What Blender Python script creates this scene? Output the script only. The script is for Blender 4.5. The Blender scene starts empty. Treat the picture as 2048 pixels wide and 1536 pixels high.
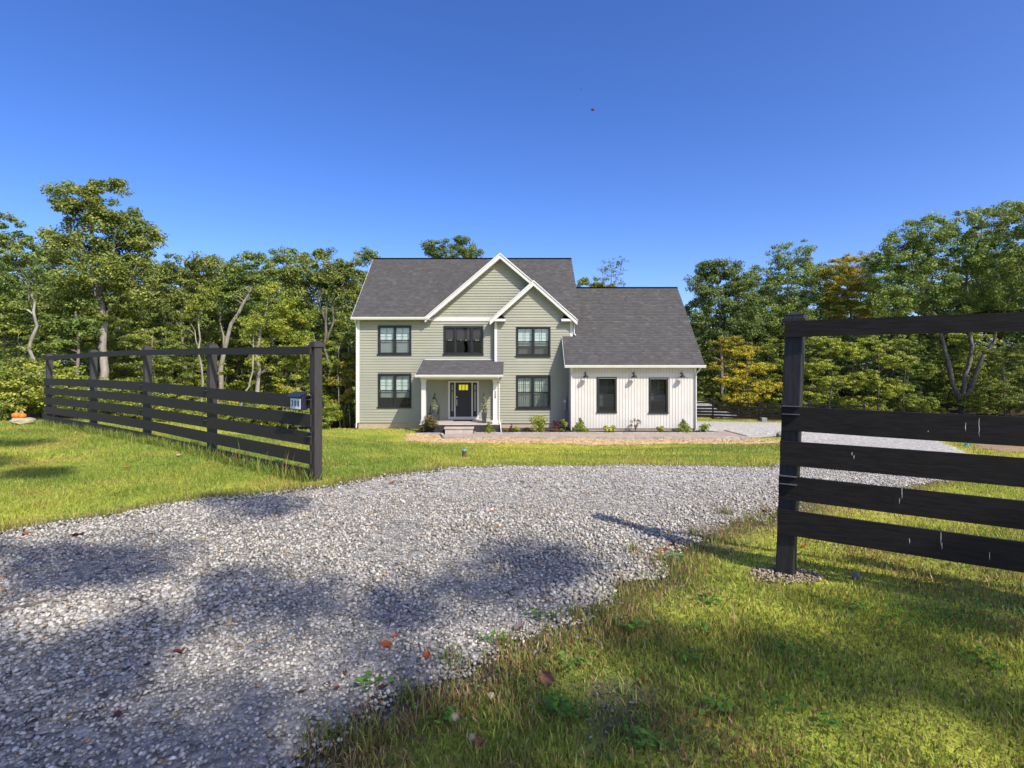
import bpy, math, random
import numpy as np
from mathutils import Vector, Matrix, Euler

random.seed(7)
R = math.radians
SC = bpy.context.scene
COL = SC.collection

# ------------------------------------------------------------------ camera, sky, sun, exposure
CAMZ = 1.75
FPX = 1080.0            # focal length in pixels of the 2048 px wide photograph
HOR = 720.0             # row of the horizon
cam_d = bpy.data.cameras.new('camera')
cam_d.sensor_width = 36.0
cam_d.lens = 36.0 * FPX / 2048.0
cam_d.shift_y = (HOR - 768.0) / 2048.0
cam_d.clip_start = 0.05
cam_d.clip_end = 3000
cam = bpy.data.objects.new('camera', cam_d)
cam.location = (0, 0, CAMZ)
cam.rotation_euler = (R(90), 0, 0)
COL.objects.link(cam)
SC.camera = cam

SUN_EL = R(44.8)
SUN_AZ = R(141.3)       # clockwise from +Y: behind the camera, to its right
SX, SY = math.sin(SUN_AZ), math.cos(SUN_AZ)
world = bpy.data.worlds.new('World')
SC.world = world
world.use_nodes = True
nt = world.node_tree
for n in list(nt.nodes):
    nt.nodes.remove(n)
wo = nt.nodes.new('ShaderNodeOutputWorld')
bg = nt.nodes.new('ShaderNodeBackground')
sky = nt.nodes.new('ShaderNodeTexSky')
sky.sky_type = 'NISHITA'
sky.sun_disc = False
sky.sun_elevation = SUN_EL
sky.sun_rotation = SUN_AZ
sky.altitude = 300
sky.air_density = 0.7
sky.dust_density = 2.0
sky.ozone_density = 3.5
bg.inputs[1].default_value = 0.15
hs = nt.nodes.new('ShaderNodeHueSaturation')
hs.inputs['Hue'].default_value = .514
hs.inputs['Saturation'].default_value = 1.25
hs.inputs['Value'].default_value = 1.20
nt.links.new(sky.outputs[0], hs.inputs['Color'])
nt.links.new(hs.outputs[0], bg.inputs[0])
nt.links.new(bg.outputs[0], wo.inputs[0])

sun_d = bpy.data.lights.new('sun', 'SUN')
sun_d.energy = 3.9
sun_d.angle = R(0.6)
sun_d.color = (1.0, 0.93, 0.82)
sun = bpy.data.objects.new('sun', sun_d)
sun.location = (30, -40, 60)
sdir = Vector((-SX * math.cos(SUN_EL), -SY * math.cos(SUN_EL), -math.sin(SUN_EL)))
sun.rotation_euler = sdir.to_track_quat('-Z', 'Y').to_euler()
COL.objects.link(sun)

SC.view_settings.view_transform = 'Standard'
SC.view_settings.look = 'None'
SC.view_settings.gamma = 1
SC.view_settings.use_curve_mapping = False
SC.view_settings.exposure = 0.54
SC.render.engine = 'CYCLES'
SC.cycles.max_bounces = 8
SC.cycles.diffuse_bounces = 5
SC.cycles.glossy_bounces = 3
SC.cycles.transparent_max_bounces = 12

# ------------------------------------------------------------------ numbers: noise, terrain
def vnoise(x, y, s, seed=0):
    x = np.asarray(x, float) / s + 1000.0; y = np.asarray(y, float) / s + 1000.0
    xi = np.floor(x).astype(np.int64); yi = np.floor(y).astype(np.int64)
    fx = x - xi; fy = y - yi
    fx = fx * fx * (3 - 2 * fx); fy = fy * fy * (3 - 2 * fy)
    def h(a, b):
        n = (a * 374761393 + b * 668265263 + seed * 974711) & 0x7fffffff
        n = ((n ^ (n >> 13)) * 1274126177) & 0x7fffffff
        return ((n ^ (n >> 16)) & 0xffff) / 65535.0
    return (h(xi, yi) * (1 - fx) + h(xi + 1, yi) * fx) * (1 - fy) + (h(xi, yi + 1) * (1 - fx) + h(xi + 1, yi + 1) * fx) * fy

CP = np.array([
 (-40,-30,.0),(0,-30,0),(40,-30,0),(-15,-10,0),(0,-8,0),(15,-12,0),(40,0,-.3),(-40,5,-.4),
 (-7,2,.0),(0,0,0),(6,0,.05),(-5,5.4,.0),(-1,3,.03),(2.2,4.3,.04),(5,4,.05),(10,4,.0),(-9,7,.02),
 (-2.86,7.88,-.02),(-5.4,9.8,.03),(-8,11.7,.0),(-13.2,15.4,-.12),(-16,17,-.2),(-22,20,-.4),
 (0,8,-.05),(0,11,-.36),(2,10.6,-.33),(0,14,-.74),(0,20,-1.52),(0,26,-2.3),(0,27.3,-2.2),(0,29,-2.16),
 (6,26,-2.3),(-5,26,-2.25),(-5,28.5,-2.17),(12,26.3,-2.3),(6,29,-2.17),(11,29,-2.17),(10,34,-2.2),(3,36,-2.3),
 (-9,31,-2.18),(-10,28.5,-2.03),(-6,20,-1.2),(-10,20,-.85),(-14,24,-1.15),(-20,30,-1.8),(-14,35,-3.0),(-30,40,-2.7),(-9,45,-4),
 (7,8.6,-.2),(8,15.2,-.88),(10.8,21,-1.55),(14,27.2,-2.15),(14.2,17,-1.05),(18,22.5,-1.7),(23,31,-2.5),(5.3,10.8,-.36),
 (16,10,-.3),(25,18,-1.2),(13,43,-3.1),(17,47,-3.4),(30,45,-3.4),(40,60,-3.9),(0,60,-4.3),(-40,60,-4.2),
 (0,100,-5.2),(80,100,-5),(-80,100,-5),(80,40,-2.5),(-80,40,-2.5),(80,-20,0),(-80,-20,0)], float)

def _tps(r2):
    return 0.5 * r2 * np.log(r2 + 1e-9)
_n = len(CP)
_d2 = ((CP[:, None, :2] - CP[None, :, :2]) ** 2).sum(2)
_A = np.zeros((_n + 3, _n + 3))
_A[:_n, :_n] = _tps(_d2) + np.eye(_n) * 0.4
_A[:_n, _n] = 1; _A[:_n, _n + 1:] = CP[:, :2]
_A[_n, :_n] = 1; _A[_n + 1:, :_n] = CP[:, :2].T
_W = np.linalg.solve(_A, np.concatenate([CP[:, 2], [0, 0, 0]]))

def ground_np(x, y):
    x = np.asarray(x, float); y = np.asarray(y, float)
    sh = np.broadcast(x, y).shape
    x = np.broadcast_to(x, sh).ravel(); y = np.broadcast_to(y, sh).ravel()
    xc = np.clip(x, -80, 80); yc = np.clip(y, -30, 100)
    out = np.empty(len(x))
    for i in range(0, len(x), 40000):
        a = xc[i:i + 40000]; b = yc[i:i + 40000]
        d2 = (a[:, None] - CP[None, :, 0]) ** 2 + (b[:, None] - CP[None, :, 1]) ** 2
        out[i:i + 40000] = _tps(d2) @ _W[:_n] + _W[_n] + a * _W[_n + 1] + b * _W[_n + 2]
    out += (vnoise(x, y, 1.7, 3) - .5) * .03 + (vnoise(x, y, .6, 4) - .5) * .012
    return out.reshape(sh)

def gz(x, y):
    return float(ground_np(np.array([x]), np.array([y]))[0])

def at(px, py, Y):
    """World point at depth Y that the photograph shows at (px, py): used to read sizes off the photograph."""
    return Vector(((px - 1024.0) / FPX * Y, Y, CAMZ - (py - HOR) / FPX * Y))

def hit(px, py):
    """Where the photograph's ray meets the ground."""
    k = np.linspace(1.5, 60, 1800)
    x = (px - 1024.0) / FPX * k; z = CAMZ - (py - HOR) / FPX * k
    g = ground_np(x, k)
    i = int(np.argmax(g >= z))
    return Vector((x[i], k[i], g[i]))

def inpoly(x, y, poly):
    x = np.asarray(x); y = np.asarray(y)
    c = np.zeros(x.shape, bool)
    j = len(poly) - 1
    for i in range(len(poly)):
        xi, yi = poly[i]; xj, yj = poly[j]
        if yi != yj:
            m = ((yi > y) != (yj > y)) & (x < (xj - xi) * (y - yi) / (yj - yi) + xi)
            c ^= m
        j = i
    return c

def poly_dist(x, y, poly):
    """Distance to the polygon's outline."""
    x = np.asarray(x, float); y = np.asarray(y, float)
    best = np.full(x.shape, 1e9)
    for i in range(len(poly)):
        ax, ay = poly[i]; bx, by = poly[(i + 1) % len(poly)]
        dx, dy = bx - ax, by - ay
        t = np.clip(((x - ax) * dx + (y - ay) * dy) / (dx * dx + dy * dy + 1e-12), 0, 1)
        best = np.minimum(best, np.hypot(x - ax - t * dx, y - ay - t * dy))
    return best

# ------------------------------------------------------------------ materials
def _nodes(name):
    m = bpy.data.materials.new(name)
    m.use_nodes = True
    t = m.node_tree
    b = t.nodes['Principled BSDF']
    return m, t, b

def pmat(name, c1, c2=None, scale=4.0, rough=.6, bump=0.0, bscale=60.0, spec=.35, attr=None, rnd=0.0, metal=0.0,
         stretch=None, detail=5.0, coord='pos', bdist=.01):
    """Base colour from one to two tones by noise, with an optional per-vertex tint and fine bump."""
    m, t, b = _nodes(name)
    L = t.links.new
    b.inputs['Roughness'].default_value = rough
    b.inputs['Metallic'].default_value = metal
    b.inputs['Specular IOR Level'].default_value = spec
    c2 = c2 or c1
    if coord == 'pos':
        g = t.nodes.new('ShaderNodeNewGeometry'); vec = g.outputs['Position']
    else:
        g = t.nodes.new('ShaderNodeTexCoord'); vec = g.outputs['Object']
    if stretch:
        mp = t.nodes.new('ShaderNodeMapping'); mp.inputs['Scale'].default_value = stretch
        L(vec, mp.inputs['Vector']); vec = mp.outputs[0]
    nz = t.nodes.new('ShaderNodeTexNoise'); nz.inputs['Scale'].default_value = scale; nz.inputs['Detail'].default_value = detail
    L(vec, nz.inputs['Vector'])
    rp = t.nodes.new('ShaderNodeValToRGB')
    rp.color_ramp.elements[0].position = .36; rp.color_ramp.elements[1].position = .64
    rp.color_ramp.elements[0].color = (*c1, 1); rp.color_ramp.elements[1].color = (*c2, 1)
    L(nz.outputs['Fac'], rp.inputs[0])
    col = rp.outputs[0]
    if attr:
        a = t.nodes.new('ShaderNodeAttribute'); a.attribute_name = attr
        mx = t.nodes.new('ShaderNodeMix'); mx.data_type = 'RGBA'; mx.blend_type = 'MULTIPLY'; mx.inputs[0].default_value = 1
        L(col, mx.inputs[6]); L(a.outputs['Color'], mx.inputs[7]); col = mx.outputs[2]
    if rnd:
        oi = t.nodes.new('ShaderNodeObjectInfo')
        mr = t.nodes.new('ShaderNodeMapRange'); mr.inputs[3].default_value = 1 - rnd; mr.inputs[4].default_value = 1 + rnd
        L(oi.outputs['Random'], mr.inputs[0])
        hs = t.nodes.new('ShaderNodeHueSaturation'); L(mr.outputs[0], hs.inputs['Value']); L(col, hs.inputs['Color']); col = hs.outputs[0]
    L(col, b.inputs['Base Color'])
    if bump:
        n2 = t.nodes.new('ShaderNodeTexNoise'); n2.inputs['Scale'].default_value = bscale; n2.inputs['Detail'].default_value = 4
        L(vec, n2.inputs['Vector'])
        bp = t.nodes.new('ShaderNodeBump'); bp.inputs['Strength'].default_value = bump; bp.inputs['Distance'].default_value = bdist
        L(n2.outputs['Fac'], bp.inputs['Height']); L(bp.outputs[0], b.inputs['Normal'])
    return m

def leafmat(name, c1, c2, scale=.7, trans=.27, rough=.55, rnd=.12):
    """Leaf: diffuse and light passing through, tint per leaf, slow tone changes over the crown."""
    m, t, b = _nodes(name)
    L = t.links.new
    out = t.nodes['Material Output']
    g = t.nodes.new('ShaderNodeNewGeometry')
    nz = t.nodes.new('ShaderNodeTexNoise'); nz.inputs['Scale'].default_value = scale; nz.inputs['Detail'].default_value = 2
    L(g.outputs['Position'], nz.inputs['Vector'])
    rp = t.nodes.new('ShaderNodeValToRGB')
    rp.color_ramp.elements[0].position = .38; rp.color_ramp.elements[1].position = .66
    rp.color_ramp.elements[0].color = (*c1, 1); rp.color_ramp.elements[1].color = (*c2, 1)
    L(nz.outputs['Fac'], rp.inputs[0])
    a = t.nodes.new('ShaderNodeAttribute'); a.attribute_name = 'tint'
    mx = t.nodes.new('ShaderNodeMix'); mx.data_type = 'RGBA'; mx.blend_type = 'MULTIPLY'; mx.inputs[0].default_value = 1
    L(rp.outputs[0], mx.inputs[6]); L(a.outputs['Color'], mx.inputs[7])
    oi = t.nodes.new('ShaderNodeObjectInfo')
    mr = t.nodes.new('ShaderNodeMapRange'); mr.inputs[3].default_value = 1 - rnd; mr.inputs[4].default_value = 1 + rnd
    L(oi.outputs['Random'], mr.inputs[0])
    hs = t.nodes.new('ShaderNodeHueSaturation'); L(mr.outputs[0], hs.inputs['Value']); L(mx.outputs[2], hs.inputs['Color'])
    b.inputs['Roughness'].default_value = rough
    b.inputs['Specular IOR Level'].default_value = .3
    L(hs.outputs[0], b.inputs['Base Color'])
    tr = t.nodes.new('ShaderNodeBsdfTranslucent'); L(hs.outputs[0], tr.inputs[0])
    ms = t.nodes.new('ShaderNodeMixShader'); ms.inputs[0].default_value = trans
    L(b.outputs[0], ms.inputs[1]); L(tr.outputs[0], ms.inputs[2]); L(ms.outputs[0], out.inputs[0])
    return m

def glassmat(name, tint=(.8, .88, .86), refl=1.0):
    """Thin window glass: clear with reflection, so that the sun gets through to the blinds."""
    m, t, b = _nodes(name)
    L = t.links.new
    out = t.nodes['Material Output']
    tp = t.nodes.new('ShaderNodeBsdfTransparent'); tp.inputs[0].default_value = (*tint, 1)
    gl = t.nodes.new('ShaderNodeBsdfGlossy'); gl.inputs['Roughness'].default_value = .015
    fr = t.nodes.new('ShaderNodeLayerWeight'); fr.inputs[0].default_value = .5
    pw = t.nodes.new('ShaderNodeMath'); pw.operation = 'POWER'; pw.inputs[1].default_value = 4
    L(fr.outputs['Facing'], pw.inputs[0])
    mu = t.nodes.new('ShaderNodeMath'); mu.operation = 'MULTIPLY_ADD'; mu.inputs[1].default_value = .8; mu.inputs[2].default_value = .09 * refl
    L(pw.outputs[0], mu.inputs[0])
    ms = t.nodes.new('ShaderNodeMixShader')
    L(mu.outputs[0], ms.inputs[0]); L(tp.outputs[0], ms.inputs[1]); L(gl.outputs[0], ms.inputs[2]); L(ms.outputs[0], out.inputs[0])
    return m

def screenmat(name):
    m, t, b = _nodes(name)
    L = t.links.new
    out = t.nodes['Material Output']
    tp = t.nodes.new('ShaderNodeBsdfTransparent')
    df = t.nodes.new('ShaderNodeBsdfDiffuse'); df.inputs[0].default_value = (.055, .057, .058, 1)
    ms = t.nodes.new('ShaderNodeMixShader'); ms.inputs[0].default_value = .42
    L(tp.outputs[0], ms.inputs[1]); L(df.outputs[0], ms.inputs[2]); L(ms.outputs[0], out.inputs[0])
    return m

def emat(name, col, e):
    m, t, b = _nodes(name)
    b.inputs['Base Color'].default_value = (*col, 1)
    b.inputs['Emission Color'].default_value = (*col, 1)
    b.inputs['Emission Strength'].default_value = e
    return m

M = {}
M['white'] = pmat('white_paint', (.66, .65, .615), (.62, .61, .58), 1.2, .45)
M['beige_gutter'] = pmat('gutter_white', (.68, .66, .60), (.64, .62, .565), 2, .4)
M['sage'] = pmat('sage_siding', (.325, .325, .250), (.298, .298, .230), .9, .6, bump=.1, bscale=40)
M['cream_board'] = pmat('cream_board', (.63, .605, .55), (.59, .565, .51), 1.3, .55)
M['board_gap'] = pmat('board_gap', (.40, .39, .36), None, 1, .7)  # cream darkened, so the grooves between boards carry painted shade
M['wall_core'] = pmat('sheathing', (.28, .28, .23), None, 1, .8)
M['concrete'] = pmat('foundation_concrete', (.46, .36, .27), (.38, .30, .23), 3, .85, bump=.3, bscale=30)
M['black_frame'] = pmat('black_window_frame', (.018, .019, .02), (.025, .026, .027), 2, .42)
M['door'] = pmat('charcoal_door', (.035, .035, .042), (.03, .03, .036), 2, .45)
M['blind'] = pmat('white_blind', (.74, .77, .76), (.70, .73, .72), 2, .8)
M['curtain'] = pmat('curtain', (.62, .64, .60), (.55, .57, .54), 5, .85)
M['dim_blind'] = pmat('dim_blind', (.26, .27, .25), (.22, .23, .215), 4, .85)
M['dark_glass'] = glassmat('dark_window_glass', (.6, .62, .62), .35)
M['dark_shade'] = pmat('dark_shade', (.10, .092, .085), (.085, .08, .075), 6, .8)
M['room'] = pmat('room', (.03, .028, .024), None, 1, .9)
M['glass'] = glassmat('window_glass')
M['screen'] = screenmat('insect_screen')
M['shingle'] = pmat('shingle', (.084, .081, .079), (.079, .076, .074), 2.5, .9, bump=.5, bscale=120, attr='tint', spec=.2)
M['deck'] = pmat('roof_deck', (.10, .09, .09), None, 1, .9)
M['bluestone'] = pmat('bluestone', (.48, .42, .36), (.40, .36, .32), 3, .7, bump=.2, bscale=20)
M['stone_dark'] = pmat('dark_veneer', (.028, .028, .031), (.05, .049, .049), 4, .8, bump=.5, bscale=14, rnd=.2)
M['curb'] = pmat('granite_curb', (.37, .35, .315), (.28, .265, .24), 9, .85, bump=.5, bscale=30, rnd=.15)
M['paver'] = pmat('paver', (.40, .29, .23), (.32, .235, .19), 2.5, .85, bump=.3, bscale=20, rnd=.12)
M['mulch'] = pmat('mulch', (.035, .026, .02), (.06, .045, .034), 12, .95, bump=1, bscale=30, bdist=.03)
M['strawbase'] = pmat('straw_base', (.46, .315, .165), (.34, .235, .12), 3, .95, bump=.8, bscale=30, bdist=.03)
M['straw'] = pmat('straw', (.64, .46, .235), None, 3, .8, attr='tint')
M['black_wood'] = pmat('black_stained_wood', (.013, .0105, .0095), (.021, .0175, .0165), 2.2, .6, bump=.2, bscale=5, stretch=(3, 3, 26), spec=.18)
M['sunlit_wood'] = pmat('sunlit_black_wood', (.032, .0275, .025), (.043, .0375, .034), 2.2, .6, bump=.15, bscale=5, stretch=(3, 3, 26), spec=.18)  # black stain lightened: brighter light on the long fence put into its colour
M['sunlit_post'] = pmat('sunlit_post_wood', (.042, .0365, .034), (.056, .049, .045), 4, .6, bump=.15, bscale=8, stretch=(14, 14, 1.4), spec=.3)  # post stain lightened further, the sunlit faces painted into its tone
M['post_wood'] = pmat('black_post_wood', (.020, .018, .0175), (.033, .030, .029), 4, .55, bump=.35, bscale=8, stretch=(14, 14, 1.4))
M['near_post'] = pmat('near_post_wood', (.024, .0205, .019), (.033, .029, .027), 4, .55, bump=.2, bscale=8, stretch=(14, 14, 1.4), spec=.35)
M['bracket'] = pmat('galvanised', (.10, .10, .125), None, 2, .45, metal=.1)
M['chip'] = pmat('bare_wood_chip', (.62, .60, .57), None, 8, .8)
M['navy'] = pmat('navy_metal', (.016, .017, .027), (.02, .021, .033), 5, .4, spec=.4)
M['plate'] = pmat('number_plate', (.62, .72, .78), (.68, .77, .82), 6, .4)
M['ink'] = pmat('black_ink', (.012, .012, .014), None, 1, .5)
M['bark'] = pmat('bark', (.23, .20, .165), (.12, .10, .08), 3, .9, bump=.8, bscale=8, stretch=(2, 2, .5), rnd=.15, bdist=.04)
M['bark_dark'] = pmat('bark_dark', (.085, .072, .06), (.05, .043, .036), 3, .9, bump=.6, bscale=8, rnd=.2, bdist=.04)
M['bark_pale'] = pmat('bark_pale', (.36, .33, .28), (.22, .195, .16), 2.5, .9, bump=.6, bscale=8, stretch=(2, 2, .6), bdist=.03)
M['oak'] = leafmat('leaf_oak_green', (.140, .215, .048), (.275, .340, .080))
M['oak_olive'] = leafmat('leaf_oak_olive', (.150, .200, .044), (.285, .325, .075))
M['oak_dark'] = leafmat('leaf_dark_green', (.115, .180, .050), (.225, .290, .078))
M['yellowgreen'] = leafmat('leaf_yellow_green', (.235, .300, .042), (.400, .425, .060))
M['gold'] = leafmat('leaf_gold', (.30, .31, .034), (.56, .45, .040))
M['orange'] = leafmat('leaf_turning', (.20, .24, .036), (.46, .34, .038), scale=.9)
M['greenbright'] = leafmat('leaf_fresh_green', (.175, .245, .035), (.300, .335, .055))
M['lime'] = leafmat('leaf_lime', (.17, .21, .02), (.26, .29, .04), 3)
M['conifer'] = leafmat('leaf_conifer', (.15, .205, .028), (.24, .29, .042), 4, .2)
M['bronze'] = leafmat('leaf_bronze', (.10, .105, .03), (.19, .15, .06), 6)
M['burgundy'] = leafmat('leaf_burgundy', (.10, .025, .03), (.17, .06, .06), 6)
M['rust'] = leafmat('leaf_rust', (.16, .062, .035), (.22, .10, .05), 6)
M['twiggy'] = leafmat('leaf_twiggy', (.22, .155, .11), (.17, .15, .07), 8)
M['silver'] = leafmat('leaf_silvery', (.20, .235, .14), (.34, .37, .25), 8, .2)
M['grass'] = leafmat('grass_blade', (1, 1, 1), (1, 1, 1), 1, .35, .5, 0)
M['stone'] = pmat('gravel_stone', (1, .945, .835), (.8, .757, .67), 60, .9, bump=.2, bscale=150, attr='tint', spec=.15)
M['pot'] = pmat('grey_pot', (.055, .057, .063), (.045, .047, .053), 3, .6)
M['iron'] = pmat('black_iron', (.015, .015, .016), None, 3, .45)
M['lampmetal'] = pmat('lamp_bronze', (.028, .025, .023), None, 3, .35, metal=.2)
M['plastic_grey'] = pmat('grey_meter', (.32, .33, .33), None, 3, .5)
M['rust_pipe'] = pmat('rusty_pipe', (.13, .065, .04), (.08, .045, .03), 12, .8)
M['teal_cap'] = pmat('teal_cap', (.13, .27, .28), (.10, .21, .23), 8, .6)
M['pumpkin'] = pmat('pumpkin', (.78, .22, .02), (.66, .16, .015), 6, .5)
M['stem'] = pmat('pumpkin_stem', (.38, .29, .16), (.28, .23, .12), 20, .8)
M['rock'] = pmat('pale_rock', (.42, .36, .25), (.33, .29, .17), 3, .9, bump=.7, bscale=10, bdist=.03)
M['rock_grey'] = pmat('grey_rock', (.24, .24, .235), (.16, .16, .16), 3, .9, bump=.7, bscale=10, bdist=.03)
M['pail'] = pmat('teal_pail', (.03, .38, .46), None, 1, .4)
M['blue'] = pmat('blue_plastic', (.035, .06, .28), None, 3, .4)
M['black'] = pmat('black_plastic', (.014, .014, .015), (.02, .02, .021), 3, .5)
M['gravelheap'] = pmat('pale_gravel_heap', (.24, .24, .24), (.17, .17, .175), 8, .9, bump=.8, bscale=20, bdist=.03)
M['stick'] = pmat('stick', (.075, .066, .06), (.13, .115, .10), 20, .9)
M['yellow_pane'] = emat('lit_yellow_pane', (.72, .66, .02), .4)
M['chrome'] = pmat('chrome', (.7, .7, .7), None, 3, .25, metal=.8)
M['mat'] = pmat('door_mat', (.018, .016, .017), None, 3, .9)

# ------------------------------------------------------------------ mesh building
def wloc(o):
    v = Vector((0, 0, 0))
    while o is not None:
        v = v + o.location
        o = o.parent
    return v

class MB:
    def __init__(s):
        s.v = []; s.f = []
    def quad(s, a, b, c, d):
        n = len(s.v); s.v += [tuple(a), tuple(b), tuple(c), tuple(d)]; s.f.append((n, n + 1, n + 2, n + 3)); return s
    def box(s, x0, x1, y0, y1, z0, z1):
        n = len(s.v)
        s.v += [(x0, y0, z0), (x1, y0, z0), (x1, y1, z0), (x0, y1, z0), (x0, y0, z1), (x1, y0, z1), (x1, y1, z1), (x0, y1, z1)]
        s.f += [(n, n + 3, n + 2, n + 1), (n + 4, n + 5, n + 6, n + 7), (n, n + 1, n + 5, n + 4), (n + 1, n + 2, n + 6, n + 5), (n + 2, n + 3, n + 7, n + 6), (n + 3, n, n + 4, n + 7)]
        return s
    def hexa(s, p):
        """Eight corners: bottom ring then top ring."""
        n = len(s.v); s.v += [tuple(q) for q in p]
        s.f += [(n, n + 3, n + 2, n + 1), (n + 4, n + 5, n + 6, n + 7), (n, n + 1, n + 5, n + 4), (n + 1, n + 2, n + 6, n + 5), (n + 2, n + 3, n + 7, n + 6), (n + 3, n, n + 4, n + 7)]
        return s
    def beam(s, a, b, side, up, w, h):
        """Box from a to b with half sizes w along side and h along up."""
        a = Vector(a); b = Vector(b); side = Vector(side).normalized() * w; up = Vector(up).normalized() * h
        return s.hexa([a - side - up, b - side - up, b + side - up, a + side - up, a - side + up, b - side + up, b + side + up, a + side + up])
    def extrude_xz(s, poly, y0, y1):
        n = len(s.v); k = len(poly)
        s.v += [(x, y0, z) for x, z in poly] + [(x, y1, z) for x, z in poly]
        s.f.append(tuple(range(n, n + k))); s.f.append(tuple(range(n + 2 * k - 1, n + k - 1, -1)))
        for i in range(k):
            j = (i + 1) % k
            s.f.append((n + j, n + i, n + k + i, n + k + j))
        return s
    def extrude_yz(s, poly, x0, x1):
        n = len(s.v); k = len(poly)
        s.v += [(x0, y, z) for y, z in poly] + [(x1, y, z) for y, z in poly]
        s.f.append(tuple(range(n + k - 1, n - 1, -1))); s.f.append(tuple(range(n + k, n + 2 * k)))
        for i in range(k):
            j = (i + 1) % k
            s.f.append((n + i, n + j, n + k + j, n + k + i))
        return s
    def tube(s, pts, rad, k=6, cap=True):
        n0 = len(s.v)
        pts = [Vector(p) for p in pts]
        ref = None
        for i, p in enumerate(pts):
            d = (pts[min(i + 1, len(pts) - 1)] - pts[max(i - 1, 0)]).normalized()
            if ref is None:
                ref = Vector((1, 0, 0)) if abs(d.x) < .9 else Vector((0, 1, 0))
            u = (ref - d * ref.dot(d))
            if u.length < 1e-5:
                u = d.orthogonal()
            u.normalize(); ref = u; w = d.cross(u)
            r = rad[i] if isinstance(rad, (list, tuple)) else rad
            for j in range(k):
                a = 2 * math.pi * j / k
                s.v.append(tuple(p + u * (r * math.cos(a)) + w * (r * math.sin(a))))
        for i in range(len(pts) - 1):
            for j in range(k):
                a = n0 + i * k + j; b = n0 + i * k + (j + 1) % k
                s.f.append((a, b, b + k, a + k))
        if cap:
            s.f.append(tuple(range(n0 + k - 1, n0 - 1, -1)))
            e = n0 + (len(pts) - 1) * k
            s.f.append(tuple(range(e, e + k)))
        return s
    def lathe(s, cx, cy, prof, k=14):
        """Profile of (radius, z), bottom to top."""
        n0 = len(s.v)
        for r, z in prof:
            for j in range(k):
                a = 2 * math.pi * j / k
                s.v.append((cx + r * math.cos(a), cy + r * math.sin(a), z))
        for i in range(len(prof) - 1):
            for j in range(k):
                a = n0 + i * k + j; b = n0 + i * k + (j + 1) % k
                s.f.append((a, b, b + k, a + k))
        s.f.append(tuple(range(n0 + k - 1, n0 - 1, -1)))
        e = n0 + (len(prof) - 1) * k
        s.f.append(tuple(range(e, e + k)))
        return s
    def build(s, name, mat, parent=None, smooth=False, world=True, kind=None, bevel=0):
        off = wloc(parent) if (parent is not None and world) else Vector((0, 0, 0))
        me = bpy.data.meshes.new(name)
        me.from_pydata([(x - off.x, y - off.y, z - off.z) for x, y, z in s.v], [], s.f)
        me.materials.append(mat)
        if smooth:
            me.polygons.foreach_set('use_smooth', [True] * len(me.polygons))
        o = bpy.data.objects.new(name, me)
        o.parent = parent
        COL.objects.link(o)
        if kind:
            o['kind'] = kind
        if bevel:
            b = o.modifiers.new('bevel', 'BEVEL'); b.width = bevel; b.segments = 2; b.limit_method = 'ANGLE'
        return o

def np_mesh(name, V, faces, mat, tint=None, parent=None, smooth=False):
    """Large mesh from arrays. faces: list of integer arrays (m,3) or (m,4). tint: (nverts,3)."""
    me = bpy.data.meshes.new(name)
    V = np.asarray(V, np.float32)
    me.vertices.add(len(V)); me.vertices.foreach_set('co', V.ravel())
    loops = np.concatenate([f.ravel() for f in faces]).astype(np.int32)
    starts = []; p = 0
    for f in faces:
        k = f.shape[1]
        starts.append(p + np.arange(len(f)) * k); p += f.size
    starts = np.concatenate(starts).astype(np.int32)
    me.loops.add(len(loops)); me.loops.foreach_set('vertex_index', loops)
    me.polygons.add(len(starts)); me.polygons.foreach_set('loop_start', starts)
    if smooth:
        me.polygons.foreach_set('use_smooth', np.ones(len(starts), bool))
    if tint is not None:
        a = me.attributes.new('tint', 'FLOAT_COLOR', 'POINT')
        c = np.ones((len(V), 4), np.float32); c[:, :3] = tint
        a.data.foreach_set('color', c.ravel())
    me.update(calc_edges=True)
    me.materials.append(mat)
    o = bpy.data.objects.new(name, me)
    o.parent = parent
    COL.objects.link(o)
    return o

def tag(o, label=None, cat=None, group=None, kind=None):
    if label: o['label'] = label
    if cat: o['category'] = cat
    if group: o['group'] = group
    if kind: o['kind'] = kind
    return o

def empty(name, loc, label=None, cat=None, group=None, rz=0):
    o = bpy.data.objects.new(name, None)
    o.location = loc; o.rotation_euler = (0, 0, rz)
    o.empty_display_size = .2
    COL.objects.link(o)
    return tag(o, label, cat, group)

def copy_tree(src, loc, rz=0, scale=(1, 1, 1)):
    r = src.copy(); COL.objects.link(r)
    r.location = loc; r.rotation_euler = (0, 0, rz); r.scale = scale
    for ch in list(src.children):
        c = ch.copy(); COL.objects.link(c); c.parent = r
        for g in list(ch.children):
            d = g.copy(); COL.objects.link(d); d.parent = c
    return r

# ------------------------------------------------------------------ ground, drive, lawns
def lines(*seg):
    out = []
    for a, b, st in seg:
        n = max(1, int(round((b - a) / st)))
        out += [a + (b - a) * i / n for i in range(n)]
    out.append(seg[-1][1])
    return np.array(out)

gx = lines((-900, -300, 200), (-300, -90, 70), (-90, -24, 6), (-24, -9, .75), (-9, 9, .22), (9, 28, .75), (28, 90, 6), (90, 300, 70), (300, 900, 200))
gy = lines((-120, -30, 30), (-30, 0, 4), (0, 12, .22), (12, 34, .5), (34, 70, 2), (70, 130, 10), (130, 1400, 180))
GX, GY = np.meshgrid(gx, gy)
GZ = ground_np(GX, GY)
far = np.hypot(np.maximum(np.abs(GX) - 80, 0), np.maximum(GY - 100, 0))
GZ = GZ - np.minimum(far * .01, 4)

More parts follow.
